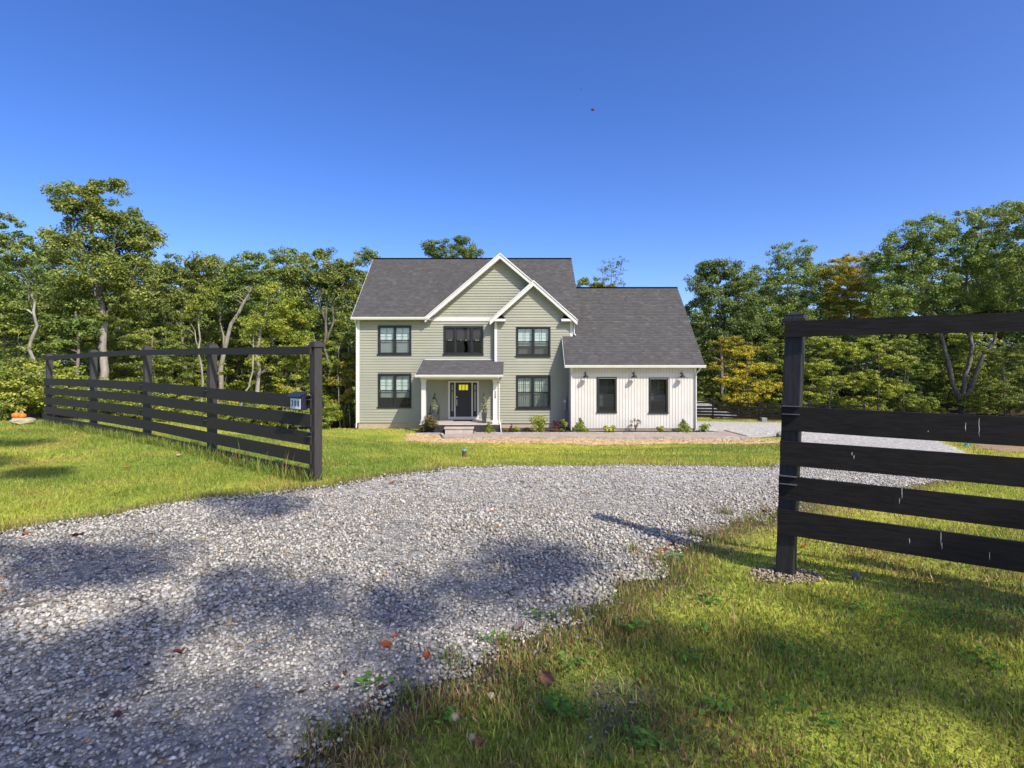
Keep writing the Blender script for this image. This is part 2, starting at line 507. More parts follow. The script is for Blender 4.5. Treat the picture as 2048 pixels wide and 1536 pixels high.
def grid_faces(nx, ny):
    i = np.arange(nx * ny).reshape(ny, nx)
    return np.stack([i[:-1, :-1], i[:-1, 1:], i[1:, 1:], i[1:, :-1]], -1).reshape(-1, 4)

def lawn_tone(x, y):
    """Colour of the turf itself at a place: patches of green, yellow-green, olive and dry straw."""
    a = vnoise(x, y, 2.3, 11); b = vnoise(x, y, .7, 12); c = vnoise(x, y, 5.5, 13); d = vnoise(x, y, .28, 14)
    t = .45 * a + .3 * b + .25 * c
    g1 = np.array([.235, .312, .050]); g2 = np.array([.560, .545, .085]); g3 = np.array([.42, .31, .10])
    t = np.clip((t - .30) * 2.4, 0, 1)[..., None]
    col = g1 * (1 - t) + g2 * t
    dry = np.clip((.55 * b + .45 * d - .56) * 4.2, 0, 1)[..., None]
    return col * (1 - dry * .6) + g3 * dry * .6

LEFTWOODS = [(-17, 18.3), (-19, 24), (-19, 29), (-16, 31.5), (-11.5, 34), (-10.2, 38), (-10, 60), (-200, 300), (-300, 20), (-40, 8)]
def in_woods(x, y):
    return inpoly(x, y, LEFTWOODS) | ((y > 59.0 - .617 * np.minimum(x, 45)) & (x > 8)) | ((y > 52) & (x > -11) & (x <= 8))
def ground_tone(x, y):
    c = lawn_tone(x, y)
    lit = np.array([.075, .058, .036]) * (.6 + .8 * vnoise(x, y, .8, 71))[:, None]
    c = np.where(in_woods(x, y)[:, None], lit, c)
    return c
tone = ground_tone(GX.ravel(), GY.ravel())
_near = (np.abs(GX.ravel()) < 12) & (GY.ravel() > 0) & (GY.ravel() < 14)
m_ground = pmat('turf_ground', (.95, .95, .9), (.62, .64, .6), 9, .95, bump=1.0, bscale=22, attr='tint', spec=.05, bdist=.03, detail=8)
ground = np_mesh('ground', np.stack([GX.ravel(), GY.ravel(), GZ.ravel()], 1), [grid_faces(len(gx), len(gy))], m_ground, tone, smooth=True)
tag(ground, kind='structure')

# drive: pairs of points on its far/left edge and its near/right edge
DL = [(-7,-7),(-6.4,0),(-5.9,3.5),(-5.25,5.35),(-4.25,6.25),(-3.3,7.0),(-2.55,7.6),(-1.5,8.95),(-.24,10.0),(1.75,10.5),(3.6,10.5),(5.35,10.75),(8.2,15.4),(10.9,21),(14.2,27.6),(14.2,34),(11,43)]
DR = [(-2.5,-7),(-1.7,0),(-.95,2.3),(-.3,2.95),(.4,3.5),(.85,3.9),(1.3,4.4),(1.85,5.1),(2.5,5.8),(3.3,6.45),(4.6,7.2),(6.6,8.4),(10.5,12.2),(14.2,17),(18,22.5),(23,31),(26,42)]
def smooth_line(P, n):
    P = np.array(P, float); k = len(P); out = []
    for i in range(k - 1):
        p0 = P[max(i - 1, 0)]; p1 = P[i]; p2 = P[i + 1]; p3 = P[min(i + 2, k - 1)]
        for t in np.arange(n) / n:
            out.append(.5 * (2 * p1 + (p2 - p0) * t + (2 * p0 - 5 * p1 + 4 * p2 - p3) * t * t + (3 * p1 - p0 - 3 * p2 + p3) * t ** 3))
    out.append(P[-1])
    return np.array(out)
SL = smooth_line(DL, 14); SR = smooth_line(DR, 14)
jl = (vnoise(SL[:, 0], SL[:, 1], .5, 21) - .5) * .3; jr = (vnoise(SR[:, 0], SR[:, 1], .45, 22) - .5) * .42
ed = (SR - SL); ed /= np.linalg.norm(ed, axis=1)[:, None]
SL = SL + ed * jl[:, None]; SR = SR + ed * jr[:, None]
DRIVE = [tuple(p) for p in SL] + [tuple(p) for p in SR[::-1]]
nu = 30
_gx, _gy = GX.ravel()[_near], GY.ravel()[_near]
_d = poly_dist(_gx, _gy, DRIVE)
_soil = np.clip(1.15 - _d / .4, 0, 1)
_soil = np.maximum(_soil, ((_gx > -1.2) & (_gy < 4.4) & (_d < .9) & (vnoise(_gx, _gy, .55, 32) < .38)) * .8)[:, None]
_t = tone[_near] * (1 - _soil) + np.array([.115, .095, .075]) * _soil
tone[_near] = _t
_c = np.ones((len(tone), 4), np.float32); _c[:, :3] = tone
ground.data.attributes['tint'].data.foreach_set('color', _c.ravel())
uu = np.linspace(0, 1, nu)
DX = SL[:, None, 0] * (1 - uu) + SR[:, None, 0] * uu
DY = SL[:, None, 1] * (1 - uu) + SR[:, None, 1] * uu
edge = np.minimum(uu, 1 - uu)
DZ = ground_np(DX, DY) + np.where(edge < .02, -.02, .014)[None, :]
rut = np.exp(-((uu - .30) / .10) ** 2) + np.exp(-((uu - .68) / .10) ** 2)

def gravelmat():
    m, t, b = _nodes('gravel')
    L = t.links.new
    g = t.nodes.new('ShaderNodeNewGeometry')
    vs = t.nodes.new('ShaderNodeTexVoronoi'); vs.inputs['Scale'].default_value = 30
    vl = t.nodes.new('ShaderNodeTexVoronoi'); vl.inputs['Scale'].default_value = 13
    L(g.outputs['Position'], vs.inputs['Vector']); L(g.outputs['Position'], vl.inputs['Vector'])
    sp = t.nodes.new('ShaderNodeSeparateColor'); L(vs.outputs['Color'], sp.inputs[0])
    sp2 = t.nodes.new('ShaderNodeSeparateColor'); L(vl.outputs['Color'], sp2.inputs[0])
    ad = t.nodes.new('ShaderNodeMath'); ad.operation = 'MULTIPLY_ADD'; ad.inputs[1].default_value = .6
    L(sp.outputs[0], ad.inputs[0])
    mu = t.nodes.new('ShaderNodeMath'); mu.operation = 'MULTIPLY'; mu.inputs[1].default_value = .4; L(sp2.outputs[1], mu.inputs[0])
    L(mu.outputs[0], ad.inputs[2])
    rp = t.nodes.new('ShaderNodeValToRGB')
    e = rp.color_ramp.elements
    e[0].position = .05; e[0].color = (.10, .093, .080, 1); e[1].position = .95; e[1].color = (.80, .748, .64, 1)
    q = e.new(.42); q.color = (.36, .342, .305, 1); q = e.new(.72); q.color = (.56, .535, .48, 1)
    L(ad.outputs[0], rp.inputs[0])
    # fine dust where the wheels run
    nz = t.nodes.new('ShaderNodeTexNoise'); nz.inputs['Scale'].default_value = .9; nz.inputs['Detail'].default_value = 6
    L(g.outputs['Position'], nz.inputs['Vector'])
    r2 = t.nodes.new('ShaderNodeValToRGB'); r2.color_ramp.elements[0].position = .5; r2.color_ramp.elements[1].position = .68
    r2.color_ramp.elements[1].color = (.75, .75, .75, 1); r2.color_ramp.elements[0].color = (0, 0, 0, 1)
    L(nz.outputs['Fac'], r2.inputs[0])
    mx = t.nodes.new('ShaderNodeMix'); mx.data_type = 'RGBA'; mx.inputs[7].default_value = (.44, .41, .355, 1)
    L(r2.outputs[0], mx.inputs[0]); L(rp.outputs[0], mx.inputs[6])
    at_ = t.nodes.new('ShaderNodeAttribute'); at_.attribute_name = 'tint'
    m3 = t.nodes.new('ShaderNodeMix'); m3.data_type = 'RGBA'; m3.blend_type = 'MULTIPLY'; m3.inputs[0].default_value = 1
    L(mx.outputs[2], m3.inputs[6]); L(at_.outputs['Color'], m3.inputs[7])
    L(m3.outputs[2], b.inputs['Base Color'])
    b.inputs['Roughness'].default_value = .92; b.inputs['Specular IOR Level'].default_value = .12
    bp = t.nodes.new('ShaderNodeBump'); bp.inputs['Strength'].default_value = .9; bp.inputs['Distance'].default_value = .02
    bp.invert = True
    L(vs.outputs['Distance'], bp.inputs['Height']); L(bp.outputs[0], b.inputs['Normal'])
    return m
M['gravel'] = gravelmat()
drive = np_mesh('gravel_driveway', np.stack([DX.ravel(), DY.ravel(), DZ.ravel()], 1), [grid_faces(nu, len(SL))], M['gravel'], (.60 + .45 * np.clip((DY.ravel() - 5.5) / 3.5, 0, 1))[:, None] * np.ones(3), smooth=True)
tag(drive, kind='structure')

def sheet(name, poly, mat, lift, step, kind='structure'):
    """A sheet cut to a polygon and laid on the terrain."""
    xs = [p[0] for p in poly]; ys = [p[1] for p in poly]
    ax = np.arange(min(xs), max(xs) + step, step); ay = np.arange(min(ys), max(ys) + step, step)
    X, Y = np.meshgrid(ax, ay)
    f = grid_faces(len(ax), len(ay))
    cx = X.ravel()[f].mean(1); cy = Y.ravel()[f].mean(1)
    f = f[inpoly(cx, cy, poly)]
    used, inv = np.unique(f, return_inverse=True)
    x = X.ravel()[used]; y = Y.ravel()[used]
    o = np_mesh(name, np.stack([x, y, ground_np(x, y) + lift], 1), [inv.reshape(f.shape)], mat, np.ones((len(x), 3)), smooth=True)
    return tag(o, kind=kind)

PARK = [(10.25, 29.6), (11.3, 28.4), (12.2, 27.7), (14.6, 27.8), (14.8, 44.2), (9, 45), (10.2, 40)]
sheet('gravel_parking_area', PARK, M['gravel'], .008, .25)
DIRT = [(13.4, 14.8), (15.0, 17.4), (17.6, 20.5), (19.5, 21.5), (23, 20), (30, 19), (30, 14), (20, 13.5)]
m_dirt = pmat('bare_dirt', (.36, .23, .125), (.26, .17, .09), 1.5, .95, bump=.8, bscale=12, bdist=.03)
sheet('dirt_patch', DIRT, m_dirt, .022, .3)
STRAWP = [(-5.6, 28.2), (-5.0, 26.6), (-3.2, 26.1), (0, 26.0), (3, 25.7), (3.6, 25.2), (4.6, 25.6), (8, 25.9), (11.5, 25.7), (13.4, 25.5), (13.2, 26.2), (12.4, 27.2), (12.0, 27.9), (11.2, 27.2), (-3.4, 27.2), (-3.5, 28.3), (-4.6, 28.6)]
sheet('straw_strip', STRAWP, M['strawbase'], .018, .12)
STRAWFAR = [(11.6, 43.6), (19, 42.2), (19, 42.9), (11.6, 44.4)]
sheet('straw_verge', STRAWFAR, M['strawbase'], .02, .3)

HOUSE_FOOT = [(-9.1, 31), (-5.2, 31), (-5.2, 28.8), (-.3, 28.8), (-.3, 30.7), (3.1, 30.5), (3.1, 28.9), (10.3, 28.9), (10.3, 39), (-9.1, 39)]
WALKZ = [(-3.5, 29), (-3.5, 27.15), (12.0, 27.15), (12.1, 29.5), (11, 30), (-3.5, 30)]
BED = [(-4.95, 28.95), (-4.95, 28.3), (-3.2, 28.3), (-3.2, 28.95)]

# ---- blades
def blade_mesh(name, x, y, hgt, wid, col, seg, bend, kind='stuff', parent=None, lean=.9):
    n = len(x)
    rg = np.random.default_rng(len(x))
    z = ground_np(x, y) - .004
    a = rg.uniform(0, 2 * np.pi, n); l = rg.uniform(.05, lean, n) * hgt
    dx = np.cos(a) * l; dy = np.sin(a) * l
    b = rg.uniform(0, np.pi, n); wx = np.cos(b) * wid / 2; wy = np.sin(b) * wid / 2
    P0 = np.stack([x - wx, y - wy, z], 1); P1 = np.stack([x + wx, y + wy, z], 1)
    T = np.stack([x + dx, y + dy, z + hgt * np.sqrt(np.maximum(.1, 1 - (l / hgt) ** 2))], 1)
    shade = rg.uniform(.50, 1.45, n)[:, None]
    c = col * shade
    if seg == 1:
        V = np.stack([P0, P1, T], 1).reshape(-1, 3)
        F = [np.arange(3 * n).reshape(n, 3)]
        C = np.repeat(c, 3, 0)
    else:
        mid = np.stack([x + dx * bend, y + dy * bend, z + (T[:, 2] - z) * .62], 1)
        w = np.stack([wx, wy, np.zeros(n)], 1) * .75
        V = np.stack([P0, P1, mid + w, mid - w, T], 1).reshape(-1, 3)
        i = np.arange(n)[:, None] * 5
        F = [i + np.array([[0, 1, 2, 3]]), i + np.array([[3, 2, 4]])]
        C = np.repeat(c, 5, 0)
    o = np_mesh(name, V, F, M['grass'], np.clip(C, 0, 1))
    return tag(o, kind=kind)

def no_grass(x, y):
    return inpoly(x, y, PARK) | inpoly(x, y, HOUSE_FOOT) | inpoly(x, y, WALKZ) | inpoly(x, y, BED) | inpoly(x, y, STRAWFAR) | in_woods(x, y)

def lawn_points(rg, y0, y1, dens, xlim=None):
    A = []
    hw = lambda yy: .97 * yy + 2.8
    area = (y1 - y0) * 2 * hw(y1)
    n = int(area * dens)
    x = rg.uniform(-hw(y1), hw(y1), n); y = rg.uniform(y0, y1, n)
    k = np.abs(x) < hw(y)
    if xlim is not None:
        k &= (x > xlim[0]) & (x < xlim[1])
    x = x[k]; y = y[k]
    k = ~no_grass(x, y)
    x = x[k]; y = y[k]
    ind = inpoly(x, y, DRIVE)
    d = poly_dist(x, y, DRIVE) if len(x) < 60000 else np.concatenate([poly_dist(x[i:i + 50000], y[i:i + 50000], DRIVE) for i in range(0, len(x), 50000)])
    # turf thins out towards the drive and a few tufts stray on to it
    thin = np.where(ind, np.clip(.35 - d / .45, 0, 1) * (vnoise(x, y, .3, 31) > .55), np.clip(.30 + d / .30, 0, 1))
    bare = vnoise(x, y, .55, 32)
    nearright = (x > -1.2) & (y < 6.5)
    thin = np.where(nearright & ~ind & (d < .8) & (bare < .38), thin * .35, thin)
    st = inpoly(x, y, STRAWP) | inpoly(x, y, DIRT)
    thin = np.where(st, .04, thin)
    post = np.hypot(x - 2.16, y - 4.28) < .16
    thin = np.where(post, .08, thin)
    keep = rg.uniform(0, 1, len(x)) < thin
    return x[keep], y[keep], d[keep], ind[keep]

rg = np.random.default_rng(5)
def grass_zone(y0, y1, dens, h0, h1, w, seg):
    x, y, d, ind = lawn_points(rg, y0, y1, dens)
    col = lawn_tone(x, y)
    n = len(x)
    # dry blades, more of them along the drive and in the mixed turf by the near post
    mixed = np.where((x > -1.5) & (y < 6.5), .20, .05)
    dryp = np.clip(mixed + np.clip(.45 - d * 1.1, 0, .4) + np.clip((vnoise(x, y, .8, 61) - .55) * 2.2, 0, .45) * (y < 6.5), 0, .7)
    dry = rg.uniform(0, 1, n) < dryp
    straw = np.array([.46, .33, .14]) * rg.uniform(.6, 1.2, (n, 1))
    red = rg.uniform(0, 1, n) < .16
    straw = np.where(red[:, None], np.array([.34, .16, .08]), straw)
    col = np.where(dry[:, None], straw, col)
    lush = rg.uniform(0, 1, n) < .13
    col = np.where((lush & ~dry)[:, None], np.array([.11, .21, .028]), col)
    tuft = vnoise(x, y, .35, 41)
    h = (h0 + (h1 - h0) * rg.uniform(0, 1, n) ** 1.6) * (.55 + .9 * tuft)
    return x, y, h, np.full(n, w) * rg.uniform(.6, 1.3, n), col, seg
for (y0, y1, dens, h0, h1, w, seg) in ((1.9, 3.6, 8000, .022, .066, .0072, 2), (3.6, 5.6, 5200, .022, .062, .008, 2), (5.6, 9, 2600, .028, .07, .010, 1),
                                       (9, 15, 800, .04, .085, .013, 1), (15, 28, 230, .04, .09, .024, 1), (28, 46, 45, .05, .11, .05, 1)):
    x, y, h, w_, c, sg = grass_zone(y0, y1, dens, h0, h1, w, seg)
    blade_mesh('grass', x, y, h, w_, c, sg, .45)

# long grass left by the mower: along both fences, at the posts, on the drive's edge
def tall(px, py, spread, n, h0, h1, w, cols):
    x = np.concatenate([rg.normal(a, spread, n) for a in px]); y = np.concatenate([rg.normal(b, spread, n) for b in py])
    k = len(x)
    c = np.array(cols)[rg.integers(0, len(cols), k)]
    return x, y, rg.uniform(h0, h1, k), rg.uniform(.6, 1.2, k) * w, c
GREEN = [(.13, .23, .035), (.22, .27, .045), (.29, .30, .06)]
DRYC = [(.46, .34, .15), (.36, .20, .09), (.28, .26, .075), (.18, .23, .04)]
ft = np.linspace(0, 1, 60)
fx = np.interp(ft, [0, .25, .5, .75, 1], [-2.86, -5.42, -7.86, -10.46, -13.2]); fy = np.interp(ft, [0, .25, .5, .75, 1], [7.88, 9.76, 11.64, 13.5, 15.4])
sets = [tall(fx - .1, fy - .12, .07, 70, .08, .24, .011, GREEN)]
sets.append(tall([-3.1, -3.4, -3.9, -4.5, -5.0], [7.9, 8.1, 8.4, 8.9, 9.2], .07, 14, .25, .48, .010, GREEN + DRYC[:2]))
ei = np.arange(45, 150, 1)
sets.append(tall(SR[ei, 0] + .05, SR[ei, 1] - .06, .10, 26, .04, .13, .006, DRYC + GREEN))
ei = np.arange(28, 150, 2)
sets.append(tall(SL[ei, 0] - .05, SL[ei, 1] + .08, .12, 30, .04, .12, .010, DRYC + GREEN[1:]))
tt = [hit(a, b) for a, b in ((760, 1490), (700, 1500), (820, 1400), (900, 1330), (1010, 1300), (1200, 1235), (1270, 1110), (1390, 1075), (1450, 1030), (1150, 1240), (870, 1440), (640, 1490), (1320, 1130), (1500, 1045))]
dd = [hit(a, b) for a, b in ((1440, 1078), (1465, 1060), (1485, 1050), (1520, 1035), (1300, 1125), (1330, 1100), (1420, 1065), (1535, 1020), (1310, 1140), (960, 1400), (1050, 1440), (870, 1420), (720, 1440), (1010, 1330))]
sets.append(tall([p.x for p in dd], [p.y for p in dd], .07, 85, .03, .09, .006, DRYC[:2]))
sets.append(tall([p.x for p in tt], [p.y for p in tt], .045, 90, .05, .15, .006, GREEN + DRYC))
x, y, h, w_, c = [np.concatenate([s[i] for s in sets]) for i in range(5)]
blade_mesh('tall_grass', x, y, h, w_, c, 2, .4, lean=.75)

# broad-leaved weeds and clover in the near turf
wp = [hit(a, b) for a, b in ((745, 1384), (890, 1455), (1130, 1440), (1110, 1430), (1150, 1340), (1380, 1330), (1410, 1275), (1435, 1430), (1960, 1330), (1290, 1500), (1090, 1240), (1290, 1260), (1350, 1125), (1260, 1265), (1420, 1210), (1990, 1340), (1660, 1470), (1345, 1500), (1600, 1330), (1740, 1240), (1800, 1250), (1870, 1262), (1930, 1250), (1990, 1265), (1780, 1225), (1850, 1232), (1950, 1222), (2020, 1235), (1700, 1225), (1560, 1310), (1000, 1290), (1560, 1420))]
wx = []; wy = []; wz = []; ang = []; sz = []
for i, p in enumerate(wp):
    big = 17 <= i <= 27
    for j in range(110 if big else 26):
        s = .16 if big else .05
        wx.append(p.x + rg.normal(0, s)); wy.append(p.y + rg.normal(0, s * .7)); sz.append(rg.uniform(.008, .016) if big else rg.uniform(.010, .026))
wx = np.array(wx); wy = np.array(wy); sz = np.array(sz); n = len(wx)
wz = ground_np(wx, wy) + rg.uniform(.03, .075, n)
a = rg.uniform(0, 2 * np.pi, n); tl = rg.uniform(-.5, .5, n)
d1 = np.stack([np.cos(a), np.sin(a), tl], 1); d2 = np.stack([-np.sin(a), np.cos(a), rg.uniform(-.4, .4, n)], 1)
P = np.stack([wx, wy, wz], 1); s1 = sz[:, None]
V = np.stack([P - d1 * s1, P - d1 * s1 * .1 + d2 * s1 * .55, P + d1 * s1, P - d1 * s1 * .1 - d2 * s1 * .55], 1).reshape(-1, 3)
C = np.repeat(np.array([(.12, .25, .03)]) * rg.uniform(.6, 1.35, (n, 1)), 4, 0)
tag(np_mesh('weeds', V, [np.arange(4 * n).reshape(n, 4)], M['grass'], C), kind='stuff')

# ---- loose stones of the drive: real ones where they can be told apart
ico = []
ph = (1 + 5 ** .5) / 2
for s1 in (-1, 1):
    for s2 in (-1, 1):
        ico += [(0, s1, s2 * ph), (s1, s2 * ph, 0), (s2 * ph, 0, s1)]
ico = np.array(ico, float); ico /= np.linalg.norm(ico[0])
icf = []
for i in range(12):
    for j in range(i + 1, 12):
        for k in range(j + 1, 12):
            if all(np.linalg.norm(ico[p] - ico[q]) < 1.1 for p, q in ((i, j), (j, k), (i, k))):
                nrm = np.cross(ico[j] - ico[i], ico[k] - ico[i])
                icf.append((i, j, k) if nrm @ ico[i] > 0 else (i, k, j))
icf = np.array(icf)
octv = np.array([(1, 0, 0), (0, 1, 0), (-1, 0, 0), (0, -1, 0), (0, 0, 1), (0, 0, -1)], float)
octf = np.array([(0, 1, 4), (1, 2, 4), (2, 3, 4), (3, 0, 4), (1, 0, 5), (2, 1, 5), (3, 2, 5), (0, 3, 5)])

def stones(x, y, r, base_v, base_f, rg, lift=.72):
    n = len(x)
    nv = len(base_v)
    var = np.stack([base_v * rg.uniform(.62, 1.25, (nv, 1)) * np.array([rg.uniform(.9, 1.35), rg.uniform(.75, 1.05), rg.uniform(.6, .9)]) for _ in range(24)])
    T = var[rg.integers(0, 24, n)]
    a = rg.uniform(0, 2 * np.pi, n); t = rg.uniform(-.5, .5, n)
    ca, sa = np.cos(a)[:, None], np.sin(a)[:, None]; ct, st = np.cos(t)[:, None], np.sin(t)[:, None]
    X, Y, Z = T[..., 0], T[..., 1], T[..., 2]
    Y, Z = Y * ct - Z * st, Y * st + Z * ct
    X, Y = X * ca - Y * sa, X * sa + Y * ca
    V = np.stack([X, Y, Z], -1) * r[:, None, None]
    z = ground_np(x, y) + .012 + r * lift
    V += np.stack([x, y, z], 1)[:, None, :]
    tone = rg.uniform(0, 1, n)
    g = .20 + .40 * tone ** 1.2
    g = np.where(rg.uniform(0, 1, n) < .04, g + .22, g)
    warm = rg.uniform(-.5, 1, n)[:, None] * np.array([.06, .015, -.06])
    C = g[:, None] * (1 + warm)
    tan = rg.uniform(0, 1, n) < .02
    C = np.where(tan[:, None], np.array([.42, .29, .17]), C)
    F = (np.arange(n) * nv)[:, None, None] + base_f[None]
    return V.reshape(-1, 3), F.reshape(-1, 3), np.repeat(np.clip(C, 0, .8), nv, 0)

def drive_pts(y0, y1, dens, grow=.0):
    hw = .97 * y1 + 3.2
    n = int(2 * hw * (y1 - y0) * dens)
    x = rg.uniform(-hw, hw, n); y = rg.uniform(y0, y1, n)
    k = (np.abs(x) < .97 * y + 3.2)
    x = x[k]; y = y[k]
    ind = inpoly(x, y, DRIVE)
    d = np.concatenate([poly_dist(x[i:i + 50000], y[i:i + 50000], DRIVE) for i in range(0, len(x), 50000)])
    spill = (~ind) & (rg.uniform(0, 1, len(x)) < np.clip(.55 - d / .35, 0, 1) * .6)
    bare = vnoise(x, y, .55, 32)
    spill |= (~ind) & (x > -1.2) & (y < 4.2) & (d < .8) & (bare < .37) & (rg.uniform(0, 1, len(x)) < .10)
    # packed, dusty wheel tracks hold fewer loose stones
    pack = np.clip((vnoise(x, y, 1.1, 51) * .65 + vnoise(x, y, .4, 52) * .35 - .46) * 5, 0, 1)
    keep = (ind & (rg.uniform(0, 1, len(x)) > pack * .25)) | spill
    SP['m'] = spill[keep]; SP['p'] = 1 - .33 * pack[keep]
    return x[keep], y[keep]
SP = {}
x, y = drive_pts(1.9, 4.2, 2900)
V, F, C = stones(x, y, np.minimum(rg.lognormal(math.log(.0115), .36, len(x)), .02) * np.where(SP['m'], .62, SP['p']), ico, icf, rg)
C = C * np.repeat(np.where(SP['m'], .5, 1), len(ico))[:, None]
tag(np_mesh('gravel', V, [F], M['stone'], C), kind='stuff')
x, y = drive_pts(4.2, 7.0, 1900)
V, F, C = stones(x, y, np.minimum(rg.lognormal(math.log(.0108), .36, len(x)), .019) * np.where(SP['m'], .7, SP['p']), octv * 1.15, octf, rg)
tag(np_mesh('gravel', V, [F], M['stone'], C), kind='stuff')
x, y = drive_pts(7.0, 12.5, 620)
V, F, C = stones(x, y, rg.lognormal(math.log(.011), .3, len(x)), octv * 1.15, octf, rg)
tag(np_mesh('gravel', V, [F], M['stone'], C), kind='stuff')
# worn earth and pebbles round the near post
a = rg.uniform(0, 2 * np.pi, 420); q = rg.uniform(0, 1, 420) ** .6
x = 2.16 + np.cos(a) * q * .28; y = 4.26 + np.sin(a) * q * .17
V, F, C = stones(x, y, rg.uniform(.006, .014, 420), octv, octf, rg)
tag(np_mesh('gravel', V, [F], M['stone'], C * np.array([1.0, .85, .7])), kind='stuff')

# straw lying on the seeded strip
n = 9000
x = rg.uniform(-5.6, 13.5, n * 3); y = rg.uniform(25.1, 28.7, n * 3)
k = inpoly(x, y, STRAWP) | ((poly_dist(x, y, STRAWP) < .25) & (rg.uniform(0, 1, n * 3) < .25) & ~inpoly(x, y, WALKZ))
x = x[k]; y = y[k]; n = len(x)
z = ground_np(x, y) + .022
a = rg.uniform(0, np.pi, n); l = rg.uniform(.05, .14, n); w = .008
dx = np.cos(a) * l; dy = np.sin(a) * l; nx = -np.sin(a) * w; ny = np.cos(a) * w
dz = rg.uniform(-.01, .05, n)
V = np.stack([np.stack([x - dx - nx, y - dy - ny, z], 1), np.stack([x - dx + nx, y - dy + ny, z + .004], 1), np.stack([x + dx + nx, y + dy + ny, z + dz + .004], 1), np.stack([x + dx - nx, y + dy - ny, z + dz], 1)], 1).reshape(-1, 3)
C = np.repeat(rg.uniform(.6, 1.3, (n, 1)) * np.ones(3), 4, 0)
tag(np_mesh('straw', V, [np.arange(4 * n).reshape(n, 4)], M['straw'], np.clip(C, 0, 1.3)), kind='stuff')

# ------------------------------------------------------------------ the house
house = empty('house', (-2.7, 33, -2.2), 'two-storey sage green clapboard house with white gables and attached cream garage wing', 'house')
YW, YB, YG = 31.0, 30.70, 29.45          # recessed front wall, bay wall, garage wall
FZ = -1.84                                # top of the foundation
W_MAIN = [(-7.69, -5.77, 2.04, 3.73), (-7.69, -5.77, -.98, .975), (-3.93, -1.64, 2.04, 3.70)]
DOOR = (-3.66, -1.90, -1.66, .55)
W_BAY = [(.23, 2.19, 1.95, 3.65), (.23, 2.19, -1.04, .87)]
W_GAR = [(4.64, 5.70, -1.12, .82), (7.46, 8.51, -1.16, .79)]

def wall_slab(mb, x0, x1, z0, z1, y0, y1, openings):
    xs = sorted({x0, x1, *[v for o in openings for v in o[:2]]}); zs = sorted({z0, z1, *[v for o in openings for v in o[2:]]})
    for i in range(len(xs) - 1):
        for j in range(len(zs) - 1):
            cx = (xs[i] + xs[i + 1]) / 2; cz = (zs[j] + zs[j + 1]) / 2
            if not any(o[0] < cx < o[1] and o[2] < cz < o[3] for o in openings):
                mb.box(xs[i], xs[i + 1], y0, y1, zs[j], zs[j + 1])

def pieces(x0, x1, za, zb, openings):
    segs = [(x0, x1)]
    for o in openings:
        if o[2] < zb - .004 and o[3] > za + .004:
            new = []
            for a, b in segs:
                if o[1] <= a or o[0] >= b:
                    new.append((a, b)); continue
                if o[0] > a: new.append((a, o[0]))
                if o[1] < b: new.append((o[1], b))
            segs = new
    return segs

def clapboards(parent, y, z0, z1, xr, openings, e=.1524):
    z = z0
    while z < z1 - .02:
        zt = min(z + e, z1)
        x0, x1 = xr((z + zt) / 2)
        for a, b in pieces(x0, x1, z, zt, openings):
            mb = MB().hexa([(a, y - .038, z), (b, y - .038, z), (b, y, z), (a, y, z), (a, y - .005, zt), (b, y - .005, zt), (b, y, zt), (a, y, zt)])
            mb.build('clapboard', M['sage'], parent)
        z += e

# gable geometry
GCX, GAZ, GHS = -.68, 7.82, 4.26          # cross gable: middle, apex, half span; eaves at 4.19
GSL = (GAZ - 4.19) / GHS
BCX, BAZ, BHS = 1.21, 6.24, 2.46
BSL = (BAZ - 4.03) / BHS

mb = MB(); wall_slab(mb, -8.84, 3.3, FZ, 4.2, YW, YW + .14, W_MAIN + [DOOR])
mb.extrude_xz([(GCX - GHS + .3, 4.2), (GCX + GHS - .3, 4.2), (GCX, GAZ - .28)], YW, YW + .14)
front = mb.build('wall', M['wall_core'], house)
front['label'] = 'recessed front wall clad in sage green clapboards'
clapboards(front, YW, FZ, 4.0, lambda z: (-8.76, -.97), W_MAIN + [DOOR])
clapboards(front, YW, 4.2, GAZ - .42, lambda z: (GCX - (GAZ - .30 - z) / GSL, GCX + (GAZ - .30 - z) / GSL), [])
mb = MB(); wall_slab(mb, -.95, 3.42, FZ, 4.1, YB, YB + .12, W_BAY)
mb.extrude_xz([(BCX - BHS + .3, 4.1), (BCX + BHS - .3, 4.1), (BCX, BAZ - .28)], YB, YB + .12)
mb.box(-.95, -.85, YB + .12, YW, FZ, 4.1)
bay = mb.build('wall', M['wall_core'], house)
bay['label'] = 'shallow projecting bay wall clad in sage green clapboards'
clapboards(bay, YB, FZ, 4.03, lambda z: (-.86, 3.32), W_BAY)
clapboards(bay, YB, 4.03, BAZ - .42, lambda z: (max(-.95, BCX - (BAZ - .30 - z) / BSL), min(3.42, BCX + (BAZ - .30 - z) / BSL)), [])
mb = MB()                                  # the bay's return to the recessed wall
z = FZ
while z < 4.0:
    mb.hexa([(-.971, YB, z), (-.95, YB, z), (-.95, YW, z), (-.971, YW, z), (-.955, YB, z + .1524), (-.95, YB, z + .1524), (-.95, YW, z + .1524), (-.955, YW, z + .1524)]); z += .1524
mb.build('return_siding', M['sage'], bay)
